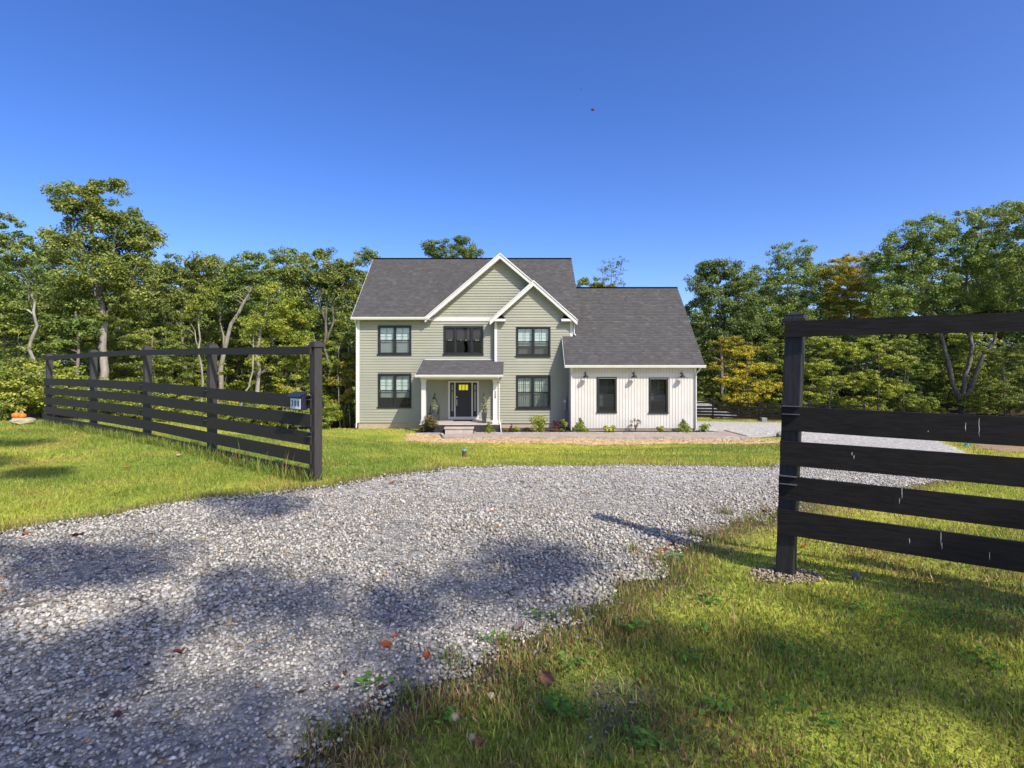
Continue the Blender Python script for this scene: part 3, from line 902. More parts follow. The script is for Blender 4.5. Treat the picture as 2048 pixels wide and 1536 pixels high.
# sides and back, rooms closed off
mb = MB(); mb.box(-8.84, -8.70, YW + .14, 39.9, FZ, 4.2); mb.box(3.30, 3.44, YB + .12, 39.9, FZ, 4.2); mb.box(-8.70, 3.30, 39.76, 39.9, FZ, 4.2)
mb.extrude_yz([(YW + .14, 4.2), (39.9, 4.2), (35.5, 8.1)], -8.84, -8.70); mb.extrude_yz([(YW + .14, 4.2), (39.9, 4.2), (35.5, 8.1)], 3.30, 3.44)
sw = mb.build('wall', M['sage'], house); sw['label'] = 'plain side and back walls'
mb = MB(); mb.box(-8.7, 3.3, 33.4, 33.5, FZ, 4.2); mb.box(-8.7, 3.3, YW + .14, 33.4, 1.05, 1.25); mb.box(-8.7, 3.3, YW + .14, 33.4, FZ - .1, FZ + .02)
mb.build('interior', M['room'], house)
mb = MB(); mb.box(-8.82, 3.28, YW + .015, YW + .13, -2.9, FZ - .002); mb.box(-.9, 3.4, YB + .02, YB + .11, -2.9, FZ - .002); mb.box(3.2, 10.0, YG + .03, YG + .14, -2.9, -1.985)
mb.box(-8.82, -8.7, YW + .13, 39.9, -5.2, FZ - .002)
mb.build('foundation', M['concrete'], house)

# garage wing
mb = MB(); wall_slab(mb, 3.18, 10.02, -1.98, 1.36, YG, YG + .14, W_GAR)
mb.box(3.18, 3.30, YG + .14, YB, -1.98, 1.36); mb.box(9.90, 10.02, YG + .14, 38.2, -1.98, 1.36); mb.box(3.3, 9.9, 38.1, 38.2, -1.98, 1.36)
mb.extrude_yz([(YG, 1.36), (38.2, 1.36), (33.9, 6.1)], 9.90, 10.02)
mb.extrude_yz([(YG, 1.36), (YB + .02, 1.36), (YB + .02, 2.9)], 3.18, 3.30)
gw = mb.build('wall', M['board_gap'], house); gw['label'] = 'cream garage wall of vertical boards'
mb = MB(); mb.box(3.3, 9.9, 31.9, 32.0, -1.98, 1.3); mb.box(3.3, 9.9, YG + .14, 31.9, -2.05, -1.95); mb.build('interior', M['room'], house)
x = 3.30; i = 0
while x < 9.89:
    w = .152 if i % 2 else .168
    x1 = min(x + w, 9.9)
    mb = MB()
    zs = [(-1.98, .83), (1.06, 1.36)]
    for za, zb in zs:
        zz = [(za, zb)]
        for o in W_GAR:
            if o[0] < x1 - .004 and o[1] > x + .004:
                nz = []
                for a, b in zz:
                    if o[3] <= a or o[2] >= b: nz.append((a, b)); continue
                    if o[2] > a: nz.append((a, o[2]))
                    if o[3] < b: nz.append((o[3], b))
                zz = nz
        for a, b in zz:
            MB().box(x + .010, x1 - .010, YG - .018, YG, a, b).build('board', M['cream_board'], gw)
    x = x1; i += 1
MB().box(3.30, 9.9, YG - .03, YG, .832, 1.058).build('trim_band', M['cream_board'], gw)
mb = MB(); mb.extrude_yz([(YG + .11, -1.98), (YB - .03, -1.98), (YB - .03, 2.75), (YG + .11, 1.4)], 3.155, 3.172)
mb.build('return_siding', M['sage'], gw)

# ---- shingled roofs
def shingles(P0, U, width, S, length, N, skip=None, seed=1, e=.145, tabw=.22):
    rr = np.random.default_rng(seed)
    P0 = np.array(P0, float); U = np.array(U, float); S = np.array(S, float); N = np.array(N, float)
    V = []; F = []; T = []
    rows = int(length / e)
    for r in range(rows + 1):
        s0 = r * e; s1 = min(s0 + e, length)
        if s1 - s0 < .01: continue
        u = -rr.uniform(0, tabw)
        while u < width:
            w = tabw * rr.uniform(.6, 1.35)
            a = max(u, 0); b = min(u + w, width); u += w
            if b - a < .02: continue
            c = P0 + U * (a + b) / 2 + S * s0
            if skip and skip(c): continue
            lift = .013 + rr.uniform(0, .007)
            n = len(V)
            V += [P0 + U * a + S * s0 - N * .004, P0 + U * b + S * s0 - N * .004, P0 + U * b + S * s0 + N * lift, P0 + U * a + S * s0 + N * lift,
                  P0 + U * b + S * s1 + N * .002, P0 + U * a + S * s1 + N * .002]
            F += [(n, n + 1, n + 2, n + 3), (n + 3, n + 2, n + 4, n + 5)]
            k = rr.uniform(.84, 1.12)
            if rr.random() < .08: k *= 1.22
            T += [(k * rr.uniform(.97, 1.04), k, k * rr.uniform(.98, 1.06))] * 6
    return np.array(V), np.array(F), np.array(T)

def roof(label, slabs, planes):
    """slabs: deck boxes as 8 corners; planes: arguments of shingles()."""
    mb = MB()
    for p in slabs: mb.hexa(p)
    ro = mb.build('roof', M['deck'], house)
    ro['label'] = label
    V = []; F = []; T = []; n = 0
    for a in planes:
        v, f, t = shingles(**a)
        V.append(v); F.append(f + n); T.append(t); n += len(v)
    V = np.concatenate(V) - np.array(wloc(ro))
    s = np_mesh('shingles', V, [np.concatenate(F)], M['shingle'], np.concatenate(T), ro)
    s['kind'] = 'stuff'
    return ro

def slab(a, b, c, d, t=.1):
    """Deck slab: corners a, b on the eave, c, d on the ridge (a-d and b-c run up the slope), t thick, straight down."""
    dn = Vector((0, 0, -t))
    a, b, c, d = map(Vector, (a, b, c, d))
    return [a + dn, b + dn, c + dn, d + dn, a, b, c, d]

ML = (8.42 - 4.19) / (35.5 - 30.62)
mz = lambda y: 4.19 + ML * (y - 30.62)
s_main = Vector((0, 1, ML)).normalized(); n_main = Vector((0, -ML, 1)).normalized()
x0, x1 = -9.1, 3.91
roof('dark grey shingled main roof',
     [slab((x0, 30.62, mz(30.62)), (-4.45, 30.62, mz(30.62)), (-4.45, 35.5, 8.42), (x0, 35.5, 8.42)),
      slab((-4.45, 31.2, mz(31.2)), (3.1, 31.2, mz(31.2)), (3.1, 35.5, 8.42), (-4.45, 35.5, 8.42)),
      slab((3.1, 30.72, mz(30.72)), (x1, 30.72, mz(30.72)), (x1, 35.5, 8.42), (3.1, 35.5, 8.42)),
      slab((x1, 40.4, 4.19), (x0, 40.4, 4.19), (x0, 35.5, 8.42), (x1, 35.5, 8.42))],
     [dict(P0=(x0, 30.62, mz(30.62)), U=(1, 0, 0), width=x1 - x0, S=s_main, length=math.hypot(4.88, 8.42 - 4.19), N=n_main,
           skip=lambda c: (-4.45 < c[0] < 3.1 and c[1] < 31.2) or (c[0] > 3.1 and c[1] < 30.72), seed=3)])
MB().beam((x0, 35.5, 8.43), (x1, 35.5, 8.43), (0, 1, 0), (0, 0, 1), .13, .012).build('ridge_cap', M['shingle'], house)
gl = math.hypot(GHS, GAZ - 4.19); bl = math.hypot(BHS, BAZ - 4.03)
def gable_roof(label, cx, apex, hs, ez, yf, yb, seed):
    L = math.hypot(hs, apex - ez)
    sl = Vector((hs, 0, apex - ez)).normalized(); sr = Vector((-hs, 0, apex - ez)).normalized()
    nl = Vector((-(apex - ez), 0, hs)).normalized(); nr = Vector(((apex - ez), 0, hs)).normalized()
    return roof(label, [slab((cx - hs, yf, ez), (cx - hs, yb, ez), (cx, yb, apex), (cx, yf, apex), .06), slab((cx + hs, yf, ez), (cx + hs, yb, ez), (cx, yb, apex), (cx, yf, apex), .06)],
                [dict(P0=(cx - hs, yf, ez), U=(0, 1, 0), width=yb - yf, S=sl, length=L, N=nl, seed=seed), dict(P0=(cx + hs, yf, ez), U=(0, 1, 0), width=yb - yf, S=sr, length=L, N=nr, seed=seed + 1)])
gable_roof('shingled roof of the broad front gable', GCX, GAZ, GHS, 4.19, 30.57, 35.4, 11)
gable_roof('shingled roof of the small bay gable', BCX, BAZ, BHS, 4.03, 30.30, 30.99, 13)

GS = (6.3 - 1.48) / (33.9 - 29.05)
gz_ = lambda y: 1.48 + GS * (y - 29.05)
roof('dark grey shingled garage roof',
     [slab((2.85, 29.05, 1.48), (10.38, 29.05, 1.48), (10.38, 30.67, gz_(30.67)), (2.85, 30.67, gz_(30.67))),
      slab((3.47, 30.67, gz_(30.67)), (10.38, 30.67, gz_(30.67)), (10.38, 33.9, 6.3), (3.47, 33.9, 6.3)),
      slab((10.38, 38.6, 1.6), (3.47, 38.6, 1.6), (3.47, 33.9, 6.3), (10.38, 33.9, 6.3))],
     [dict(P0=(2.85, 29.05, 1.48), U=(1, 0, 0), width=7.53, S=Vector((0, 1, GS)).normalized(), length=math.hypot(4.85, 4.82), N=Vector((0, -GS, 1)).normalized(),
           skip=lambda c: c[0] < 3.47 and c[1] > 30.6, seed=17)])
MB().beam((3.47, 33.9, 6.31), (10.38, 33.9, 6.31), (0, 1, 0), (0, 0, 1), .13, .012).build('ridge_cap', M['shingle'], house)
PSL = (1.75 - .97) / (30.98 - 28.6)
roof('low shingled porch roof',
     [slab((-5.11, 28.6, .97), (-.47, 28.6, .97), (-.47, 30.67, .97 + PSL * 2.07), (-5.11, 30.67, .97 + PSL * 2.07)),
      slab((-5.11, 30.67, .97 + PSL * 2.07), (-.98, 30.67, .97 + PSL * 2.07), (-.98, 30.98, 1.75), (-5.11, 30.98, 1.75))],
     [dict(P0=(-5.11, 28.6, .97), U=(1, 0, 0), width=4.64, S=Vector((0, 1, PSL)).normalized(), length=math.hypot(2.38, .78), N=Vector((0, -PSL, 1)).normalized(),
           skip=lambda c: c[0] > -.98 and c[1] > 30.6, seed=19)])

# ---- white trim
W = M['white']
def rake(cx, apex, hs, yf, yw, ez, name='rake'):
    s = (apex - ez) / hs
    t = .225; t2 = .085
    for sg in (-1, 1):
        o = hs - .0
        mb = MB()
        mb.extrude_xz([(cx, apex - t2), (cx + sg * o, ez - t2), (cx + sg * o, ez - t2 - t), (cx, apex - t2 - t)][::sg], yf, yf + .03)
        mb.extrude_xz([(cx, apex - .004), (cx + sg * (o + .03), ez - .03), (cx + sg * (o + .03), ez - t2 - .004), (cx, apex - t2 - .003)][::sg], yf - .035, yf + .03)
        fa = mb.build('rake_board', W, house)
        mb = MB()
        mb.extrude_xz([(cx, apex - t - .06), (cx + sg * o, ez - t - .06), (cx + sg * o, ez - t - .08), (cx, apex - t - .08)][::sg], yf + .031, yw - .001)
        mb.build('soffit', M['beige_gutter'], house)
rake(GCX, GAZ, GHS, 30.56, YW, 4.19)
rake(BCX, BAZ, BHS, 30.29, YB, 4.03)
mb = MB(); mb.box(-4.75, -.99, YW - .045, YW, 3.985, 4.2); mb.build('frieze_board', W, house)
def gutter(xa, xb, yf, z1, h=.14):
    MB().extrude_yz([(yf, z1), (yf - .12, z1), (yf - .12, z1 - .04), (yf - .09, z1 - h), (yf, z1 - h)][::-1], xa, xb).build('gutter', M['beige_gutter'], house)
gutter(-9.13, -4.72, 30.615, 4.18)
gutter(2.83, 10.41, 29.045, 1.475)
gutter(-5.13, -.46, 28.595, .965, .13)
MB().box(-9.1, -4.6, 30.62, YW, 4.03, 4.05).build('soffit', M['beige_gutter'], house)
MB().box(2.87, 10.36, 29.05, YG - .02, 1.335, 1.362).build('soffit', M['beige_gutter'], house)
# eave ends and verge boards seen from the front
mb = MB(); mb.extrude_yz([(30.63, 4.18), (35.5, 8.40), (35.5, 8.18), (30.63, 3.96)], -9.13, -9.102); mb.build('verge_board', W, house)
mb = MB(); mb.extrude_yz([(29.06, 1.47), (YB - .03, gz_(YB - .03) - .01), (YB - .03, gz_(YB - .03) - .2), (29.06, 1.3)], 2.825, 2.848); mb.build('verge_board', W, house)
mb = MB(); mb.extrude_yz([(28.62, .955), (30.95, .955 + PSL * 2.33), (30.95, .80 + PSL * 2.33), (28.62, .80)], -5.135, -5.112); mb.build('verge_board', W, house)
MB().box(-5.0, -.98, YW - .055, YW - .022, 1.74, 1.80).build('flashing', W, house)
MB().box(2.80, 3.42, YB - .05, YB - .022, 2.98, 3.06).build('flashing', W, house)
for a, b, y, za, zb in ((-8.885, -8.745, YW, FZ - .02, 4.03), (-.985, -.845, YB, FZ - .02, 4.0), (3.30, 3.455, YB, 3.0, 4.0), (3.155, 3.30, YG, -2.0, 1.335), (9.90, 10.05, YG, -2.0, 1.335)):
    mb = MB(); mb.box(a, b, y - .034, y, za, zb)
    if a < -1 or a > 9: mb.box(a if a < 0 else b - .02, a + .02 if a < 0 else b, y, y + .14, za, zb)
    mb.build('corner_board', W, house)
mb = MB(); mb.box(-.995, -.985, YB - .034, YB + .1, FZ, 4.0); mb.build('corner_board', W, house)
# cornice returns under the bay gable
for xa, xb, sg in ((-1.22, -.36, 1), (2.78, 3.62, -1)):
    mb = MB(); mb.box(xa, xb, 30.33, YB, 3.93, 4.065); rt = mb.build('cornice_return', W, house)
    xi = xb if sg > 0 else xa; xo = xa if sg > 0 else xb
    MB().hexa([(xa + .01, 30.34, 4.066), (xb - .01, 30.34, 4.066), (xb - .01, YB, 4.066), (xa + .01, YB, 4.066),
               (xa + .22, 30.60, 4.30), (xb - .22, 30.60, 4.30), (xb - .2, YB, 4.32), (xa + .2, YB, 4.32)]).build('shingle_cap', M['shingle'], rt)
# downspouts
def spout(pts, r=.042):
    MB().tube(pts, r, 6).build('downspout', W, house)
spout([(-8.92, 30.55, 4.07), (-8.93, 30.7, 3.9), (-8.90, YW - .09, 3.75), (-8.90, YW - .09, -1.8), (-8.88, YW - .2, -2.12)])
spout([(3.22, 28.98, 1.36), (3.22, 29.1, 1.2), (3.23, YG - .09, 1.05), (3.23, YG - .09, -2.0), (3.23, YG - .2, -2.1)], .038)
spout([(10.12, 28.98, 1.36), (10.10, 29.15, 1.2), (10.0, YG - .09, 1.0), (10.0, YG - .09, -2.0), (9.98, YG - .22, -2.12)], .045)
spout([(-.72, 28.5, .85), (-.70, 28.8, .66), (-.69, 29.15, .5), (-.69, 29.15, -1.55), (-.62, 28.88, -1.72), (-.58, 28.85, -2.1)], .032)
spout([(3.60, 30.5, 3.9), (3.52, 30.62, 3.7), (3.52, 30.62, 3.25), (3.62, 30.6, 3.14)], .035)

# ---- windows
def window(x0, x1, z0, z1, y, units, blind=None, blind_z=0, bdepth=.155, mat_blind='blind', screen=True, shade_up=False, glass='glass', label=None, munt=True, head=.10, lower_dark=False):
    """units: relative widths of the sash units side by side."""
    t = .10
    mb = MB()
    mb.box(x0, x0 + t, y - .05, y + .02, z0, z1); mb.box(x1 - t, x1, y - .05, y + .02, z0, z1)
    mb.box(x0 + t, x1 - t, y - .05, y + .02, z1 - head, z1); mb.box(x0 + t, x1 - t, y - .05, y + .02, z0, z0 + .09)
    mb.box(x0 + .02, x1 - .02, y + .02, y + .10, z1 - .05, z1 - .001); mb.box(x0 + .001, x0 + .05, y + .02, y + .10, z0 + .01, z1 - .05); mb.box(x1 - .05, x1 - .001, y + .02, y + .10, z0 + .01, z1 - .05)
    wn = MB(); wn.v = mb.v; wn.f = mb.f
    wnd = wn.build('window', M['black_frame'], house)
    if label: wnd['label'] = label
    MB().box(x0 - .045, x1 + .02, y - .085, y - .0505, z0 - .012, z0 + .05).build('sill', M['black_frame'], wnd)
    tot = sum(units); ix0, ix1 = x0 + t, x1 - t; mull = .105
    usable = (ix1 - ix0) - mull * (len(units) - 1)
    a = ix0
    zb, zt = z0 + .09, z1 - head
    zm = (zb + zt) / 2
    for k, u in enumerate(units):
        b = a + usable * u / tot
        if k < len(units) - 1:
            MB().box(b, b + mull, y - .046, y + .10, zb + .001, zt - .001).build('mullion', M['black_frame'], wnd)
        sw_ = .028
        for lo in (0, 1):
            za, zc = (zb, zm) if lo else (zm, zt)
            ys = y + (.058 if lo else .014)
            mb = MB()
            mb.box(a + .001, a + sw_, ys, ys + .04, za + .001, zc - .001); mb.box(b - sw_, b - .001, ys, ys + .04, za + .001, zc - .001)
            mb.box(a + sw_, b - sw_, ys, ys + .04, za + .001, za + (.05 if lo else .032)); mb.box(a + sw_, b - sw_, ys, ys + .04, zc - .032, zc - .001)
            mb.build('sash', M['black_frame'], wnd)
            g = MB(); g.quad((a + sw_, ys + .012, za + .03), (b - sw_, ys + .012, za + .03), (b - sw_, ys + .012, zc - .03), (a + sw_, ys + .012, zc - .03))
            g.build('pane', M[glass], wnd)
            if not lo and munt:
                mb = MB(); mx = (a + b) / 2; mzz = za + (zc - za) * .5
                mb.box(mx - .011, mx + .011, ys + .001, ys + .022, za + .032, zc - .032); mb.box(a + sw_, mx - .0112, ys + .002, ys + .021, mzz - .010, mzz + .010); mb.box(mx + .0112, b - sw_, ys + .002, ys + .021, mzz - .010, mzz + .010)
                mb.build('muntin', M['black_frame'], wnd)
            if lo and screen:
                g = MB(); g.quad((a + .006, y + .006, za + .01), (b - .006, y + .006, za + .01), (b - .006, y + .006, zc - .002), (a + .006, y + .006, zc - .002))
                g.build('screen', M['screen'], wnd)
        if blind:
            lowz = zb + (zt - zb) * blind_z
            if blind == 'flat':
                mb = MB(); mb.box(a - .04, b + .04, y + bdepth, y + bdepth + .012, lowz, zt + .06)
                mb.build('blind', M[mat_blind], wnd)
            elif blind == 'curtain':
                n = 40; mb = MB()
                P = [(a - .04 + (b - a + .08) * i / n, y + bdepth + .03 * math.sin(i * 1.35 + k) + .012 * math.sin(i * 3.1)) for i in range(n + 1)]
                for i in range(n):
                    mb.quad((P[i][0], P[i][1], lowz), (P[i + 1][0], P[i + 1][1], lowz), (P[i + 1][0], P[i + 1][1], zt + .05), (P[i][0], P[i][1], zt + .05))
                mb.build('curtain', M[mat_blind], wnd, smooth=True)
        if shade_up:
            mb = MB(); mb.box(a + .005, b - .005, y + .060, y + .066, zm - .03, zt)
            mb.build('shade', M['dark_shade'], wnd)
            for q in (.32, .68) if u > .7 else (.4, .62):
                cx = a + (b - a) * q
                MB().box(cx - .035, cx + .035, y + .010, y + .0135, zm + .012, zm + .030).build('sash_lock', M['white'], wnd)
        a = b + mull
    return wnd
window(*W_MAIN[0], YW, (1, 1), 'flat', 0, label='black twin sash window over the white blinds, upper floor')
window(*W_MAIN[1], YW, (1, 1), 'flat', .27, label='black twin sash window with half drawn white blinds, ground floor')
window(*W_MAIN[2], YW, (.62, 1, .62), None, shade_up=True, munt=False, screen=False, glass='dark_glass', label='black triple window with dark shades above the porch')
window(*W_BAY[0], YB, (1, 1), 'flat', .34, label='black twin sash window with white blinds in the bay')
window(*W_BAY[1], YB, (1, 1), 'curtain', 0, mat_blind='curtain', label='black twin sash window with pleated pale curtains in the bay')
for k in (0, 1):
    window(*W_GAR[k], YG, (1,), 'flat', .30 if k else .1, bdepth=.62, mat_blind='dim_blind', glass='dark_glass', label='tall narrow black sash window in the garage wall', head=.09)
    MB().box(W_GAR[k][0] + .06, W_GAR[k][1] - .06, YG - .058, YG - .0505, W_GAR[k][3] - .075, W_GAR[k][3] - .055).build('head_drip', M['plastic_grey'], house)

# ---- front door
dx0, dx1, dz0, dz1 = DOOR
mb = MB()
for a, b in ((dx0, dx0 + .10), (-3.31, -3.245), (-2.32, -2.255), (dx1 - .10, dx1)):
    mb.box(a, b, YW - .05, YW + .1, dz0 + .15, dz1 - .09)
mb.box(dx0, dx1, YW - .05, YW + .1, dz1 - .09, dz1); mb.box(dx0, dx1, YW - .07, YW + .1, dz0, dz0 + .15)
mb.build('door_frame', W, house)
mb = MB(); D0, D1 = -3.245, -2.32; DZ0, DZ1 = dz0 + .15, dz1 - .09
px_ = [(-3.05 + i * .185, -3.05 + i * .185 + .15) for i in range(3)]
PZ0, PZ1 = .02, .33
wall_slab(mb, D0 + .002, D1 - .002, DZ0, DZ1, YW + .03, YW + .075, [(a, b, PZ0, PZ1) for a, b in px_] + [(-3.1, -2.815, DZ0 + .2, -.14), (-2.755, -2.47, DZ0 + .2, -.14)])
mb.box(-3.1, -2.815, YW + .045, YW + .07, DZ0 + .2, -.14); mb.box(-2.755, -2.47, YW + .045, YW + .07, DZ0 + .2, -.14)
mb.box(-3.12, -2.44, YW + .01, YW + .03, PZ0 - .055, PZ0 - .015)
door = mb.build('door', M['door'], house)
for a, b in px_:
    MB().box(a, b, YW + .05, YW + .06, PZ0, PZ1).build('pane', M['yellow_pane'], door)
mb = MB(); mb.box(-3.20, -3.14, YW - .01, YW + .03, -.42, -.33); mb.box(-3.195, -3.145, YW + .0, YW + .03, -.85, -.50); mb.tube([(-3.17, YW + .0, -.52), (-3.17, YW - .06, -.56), (-3.17, YW - .06, -.76), (-3.17, YW, -.80)], .016, 6)
mb.build('handle', M['chrome'], door)
for a, b in ((dx0 + .10, -3.31), (-2.255, dx1 - .10)):
    mb = MB(); wall_slab(mb, a + .002, b - .002, DZ0, DZ1, YW + .03, YW + .075, [(a + .075, b - .06, DZ0 + .32, -.05), (a + .075, b - .06, .0, .33)])
    sl = mb.build('sidelight', M['door'], house)
    for za, zb in ((DZ0 + .32, -.05), (0, .33)):
        g = MB(); g.box(a + .075, b - .06, YW + .05, YW + .056, za, zb); g.build('pane', M['sage'], sl)  # opaque sage colour stands in for the reflection in the glass

# ---- porch
mb = MB(); mb.box(-4.97, -.985, 28.93, YW - .025, -1.735, -1.68); mb.box(-.985, -.58, 28.93, YB - .025, -1.735, -1.68)
mb.build('porch_floor', M['bluestone'], house)
mb = MB(); mb.box(-4.93, -.99, 28.99, YW - .03, -2.6, -1.737); mb.box(-.99, -.62, 28.99, YB - .03, -2.6, -1.737)
pb = mb.build('porch_base', M['stone_dark'], house)
rr = random.Random(4)
for row in range(3):
    xx = -4.93
    while xx < -.66:
        w = rr.uniform(.22, .42); xe = min(xx + w, -.62)
        if not (row < 3 and -3.5 < (xx + xe) / 2 < -2.1):
            MB().box(xx + .008, xe - .008, 28.99 - rr.uniform(.015, .035), 28.988, -2.24 + row * .167, -2.24 + row * .167 + .155).build('stone', M['stone_dark'], pb)
        xx = xe
mb = MB(); mb.box(-3.58, -2.03, 28.42, 28.955, -1.885, -1.82); st = mb.build('step', M['bluestone'], house)
for i in range(3):
    MB().box(-3.53 + i * .487, -3.53 + i * .487 + .48, 28.47, 28.95, -2.4, -1.887).build('stone', M['bluestone'], st)
for xa, xb in ((-4.88, -4.65), (-1.02, -.79)):
    mb = MB(); mb.box(xa, xb, 29.06, 29.29, -1.48, .68); mb.box(xa - .03, xb + .03, 29.03, 29.32, -1.68, -1.48); mb.box(xa - .025, xb + .025, 29.035, 29.315, .56, .70)
    mb.build('column', W, house)
mb = MB(); mb.box(-4.95, -.72, 29.05, 29.3, .702, .86); mb.box(-4.95, -4.76, 29.3, YW - .03, .702, .86); mb.box(-.96, -.76, 29.3, YB - .03, .702, .86)
mb.build('porch_beam', M['beige_gutter'], house)
MB().box(-5.08, -.5, 28.62, YW - .03, .862, .88).build('porch_ceiling', M['beige_gutter'], house)

def text(body, size, loc, rot, mat, name, parent, ext=.003, align='CENTER', spacing=1.0):
    c = bpy.data.curves.new(name, 'FONT'); c.body = body; c.size = size; c.extrude = ext; c.align_x = align; c.align_y = 'CENTER'; c.space_character = spacing; c.resolution_u = 3; c.offset = size * .018
    c.materials.append(mat)
    tmp = bpy.data.objects.new(name, c); me = bpy.data.meshes.new_from_object(tmp); bpy.data.objects.remove(tmp)
    o = bpy.data.objects.new(name, me); COL.objects.link(o); o.parent = parent
    o.location = Vector(loc) - (wloc(parent) if parent else Vector((0, 0, 0))); o.rotation_euler = rot
    return o
for i, ch in enumerate('308'):
    text(ch, .165, (-.905, 29.055, .02 - i * .135), (R(90), 0, 0), M['ink'], 'house_number', house)

# ---- things on and by the house
def wall_lamp(px, label):
    X = (px - 1024) / 36.9
    t = empty('wall_lamp', (X, YG, .95), label, 'lamp', 'barn lamps on the garage wall')
    mb = MB(); mb.lathe(X, 0, [(.05, 0), (.05, .02)], 10)
    v = [(X + (x - X), YG - .03 - (z), 1.02 + y) for x, y, z in mb.v]
    m2 = MB(); m2.v = v; m2.f = mb.f; m2.build('wall_plate', M['lampmetal'], t)
    MB().tube([(X, YG - .04, 1.02), (X, YG - .10, 1.10), (X, YG - .2, 1.14), (X, YG - .29, 1.12), (X, YG - .31, 1.04)], .011, 6).build('arm', M['lampmetal'], t)
    MB().lathe(X, YG - .31, [(.175, .80), (.165, .812), (.05, .96), (.035, 1.0), (.03, 1.05)], 16).build('lamp_shade', M['lampmetal'], t, smooth=False)
wall_lamp(1171, 'black barn lamp on the cream wall between the corner downspout and the first garage window')
wall_lamp(1267.5, 'black barn lamp on the cream wall between the two garage windows')
wall_lamp(1363.5, 'black barn lamp on the cream wall beyond the second garage window')

t = empty('electric_meter', (2.98, YB, -.9), 'grey electric meter box on shaded siding in the garage corner', 'meter')
MB().box(2.90, 3.06, YB - .16, YB - .022, -1.1, -.35).build('box', M['plastic_grey'], t)
MB().tube([(2.98, YB - .17, -.58), (2.98, YB - .25, -.58)], .075, 12).build('dial', M['white'], t)
MB().tube([(2.99, YB - .09, -1.1), (2.99, YB - .09, -2.1)], .03, 6).build('conduit', M['plastic_grey'], t)

def leaf_cloud(rg, centres, radii, n, L, Wd, flat=.0, up=.6, tint=(.7, 1.3), shell=.45):
    """n rhombic leaves in each of several ellipsoids; returns arrays."""
    Vs = []; Cs = []
    for c, r in zip(centres, radii):
        d = rg.normal(size=(n, 3)); d /= np.linalg.norm(d, axis=1)[:, None]
        q = rg.uniform(shell, 1, n)[:, None] ** .6
        P = np.array(c) + d * q * np.array(r)
        nm = d * .8 + rg.normal(size=(n, 3)) * .6 + np.array([0, 0, up]); nm /= np.linalg.norm(nm, axis=1)[:, None]
        a = np.cross(nm, rg.normal(size=(n, 3))); a /= np.linalg.norm(a, axis=1)[:, None] + 1e-9
        b = np.cross(nm, a)
        l = (L * rg.uniform(.6, 1.3, n))[:, None]; w = l * Wd
        Vs.append(np.stack([P - a * l * .5, P + b * w * .5 + a * l * .05, P + a * l * .5 - nm * l * .12, P - b * w * .5 + a * l * .05], 1).reshape(-1, 3))
        t = rg.uniform(tint[0], tint[1], n) * rg.uniform(.85, 1.12)
        y = rg.uniform(.9, 1.15, n)
        Cs.append(np.repeat(np.stack([t * y, t, t * .9], 1), 4, 0))
    return np.concatenate(Vs), np.concatenate(Cs)

def bush(name, X, Y, w, h, mat, label, cat, style='round', n=520, L=.09, seed=1, group=None, base=None, stemmat='bark_dark'):
    rg = np.random.default_rng(seed)
    z = (gz(X, Y) if base is None else base)
    t = empty(name, (X, Y, z), label, cat, group)
    cs = []; rs = []
    if style == 'cone':
        w *= 1.35
        for i in range(9):
            f = i / 8
            k = max(.12, (1 - f) ** .75)
            for j in range(max(1, int(5 * k))):
                a = rg.uniform(0, 6.28)
                cs.append((np.cos(a) * w * .27 * k, np.sin(a) * w * .27 * k, h * (.10 + .80 * f))); rs.append((w * .34 * k + .03,) * 2 + (h * .13,))
    elif style == 'rosette':
        for i in range(9):
            a = 6.28 * i / 9 + rg.uniform(-.3, .3)
            cs.append((np.cos(a) * w * .3, np.sin(a) * w * .3, h * rg.uniform(.35, .75))); rs.append((w * .22, w * .22, h * .25))
    elif style == 'sparse':
        for i in range(16):
            a = rg.uniform(0, 6.28); q = rg.uniform(.1, .42)
            cs.append((np.cos(a) * w * q, np.sin(a) * w * q, h * rg.uniform(.45, .95))); rs.append((w * .10, w * .10, h * .09))
    else:
        for i in range(13):
            a = rg.uniform(0, 6.28); q = rg.uniform(0, .33); f = rg.uniform(.15, .82)
            cs.append((np.cos(a) * w * q, np.sin(a) * w * q, h * f)); rs.append((w * .22, w * .22, h * .2))
    V, C = leaf_cloud(rg, cs, rs, max(6, n // len(cs)), L, .6)
    V[:, 2] = np.maximum(V[:, 2], .01)
    np_mesh('foliage', V, [np.arange(len(V)).reshape(-1, 4)], M[mat], C, t)
    mb = MB(); mb.tube([(0, 0, -.03), (0, 0, h * .4)], [.018, .012], 5)
    for c in cs[::2]:
        mb.tube([(0, 0, h * .1), (c[0] * .5, c[1] * .5, c[2] * .6), c], [.010, .007, .004], 4)
    mb.build('stem', M[stemmat], t, world=False)
    return t

def spot(px, Y): return (px - 1024) / FPX * Y
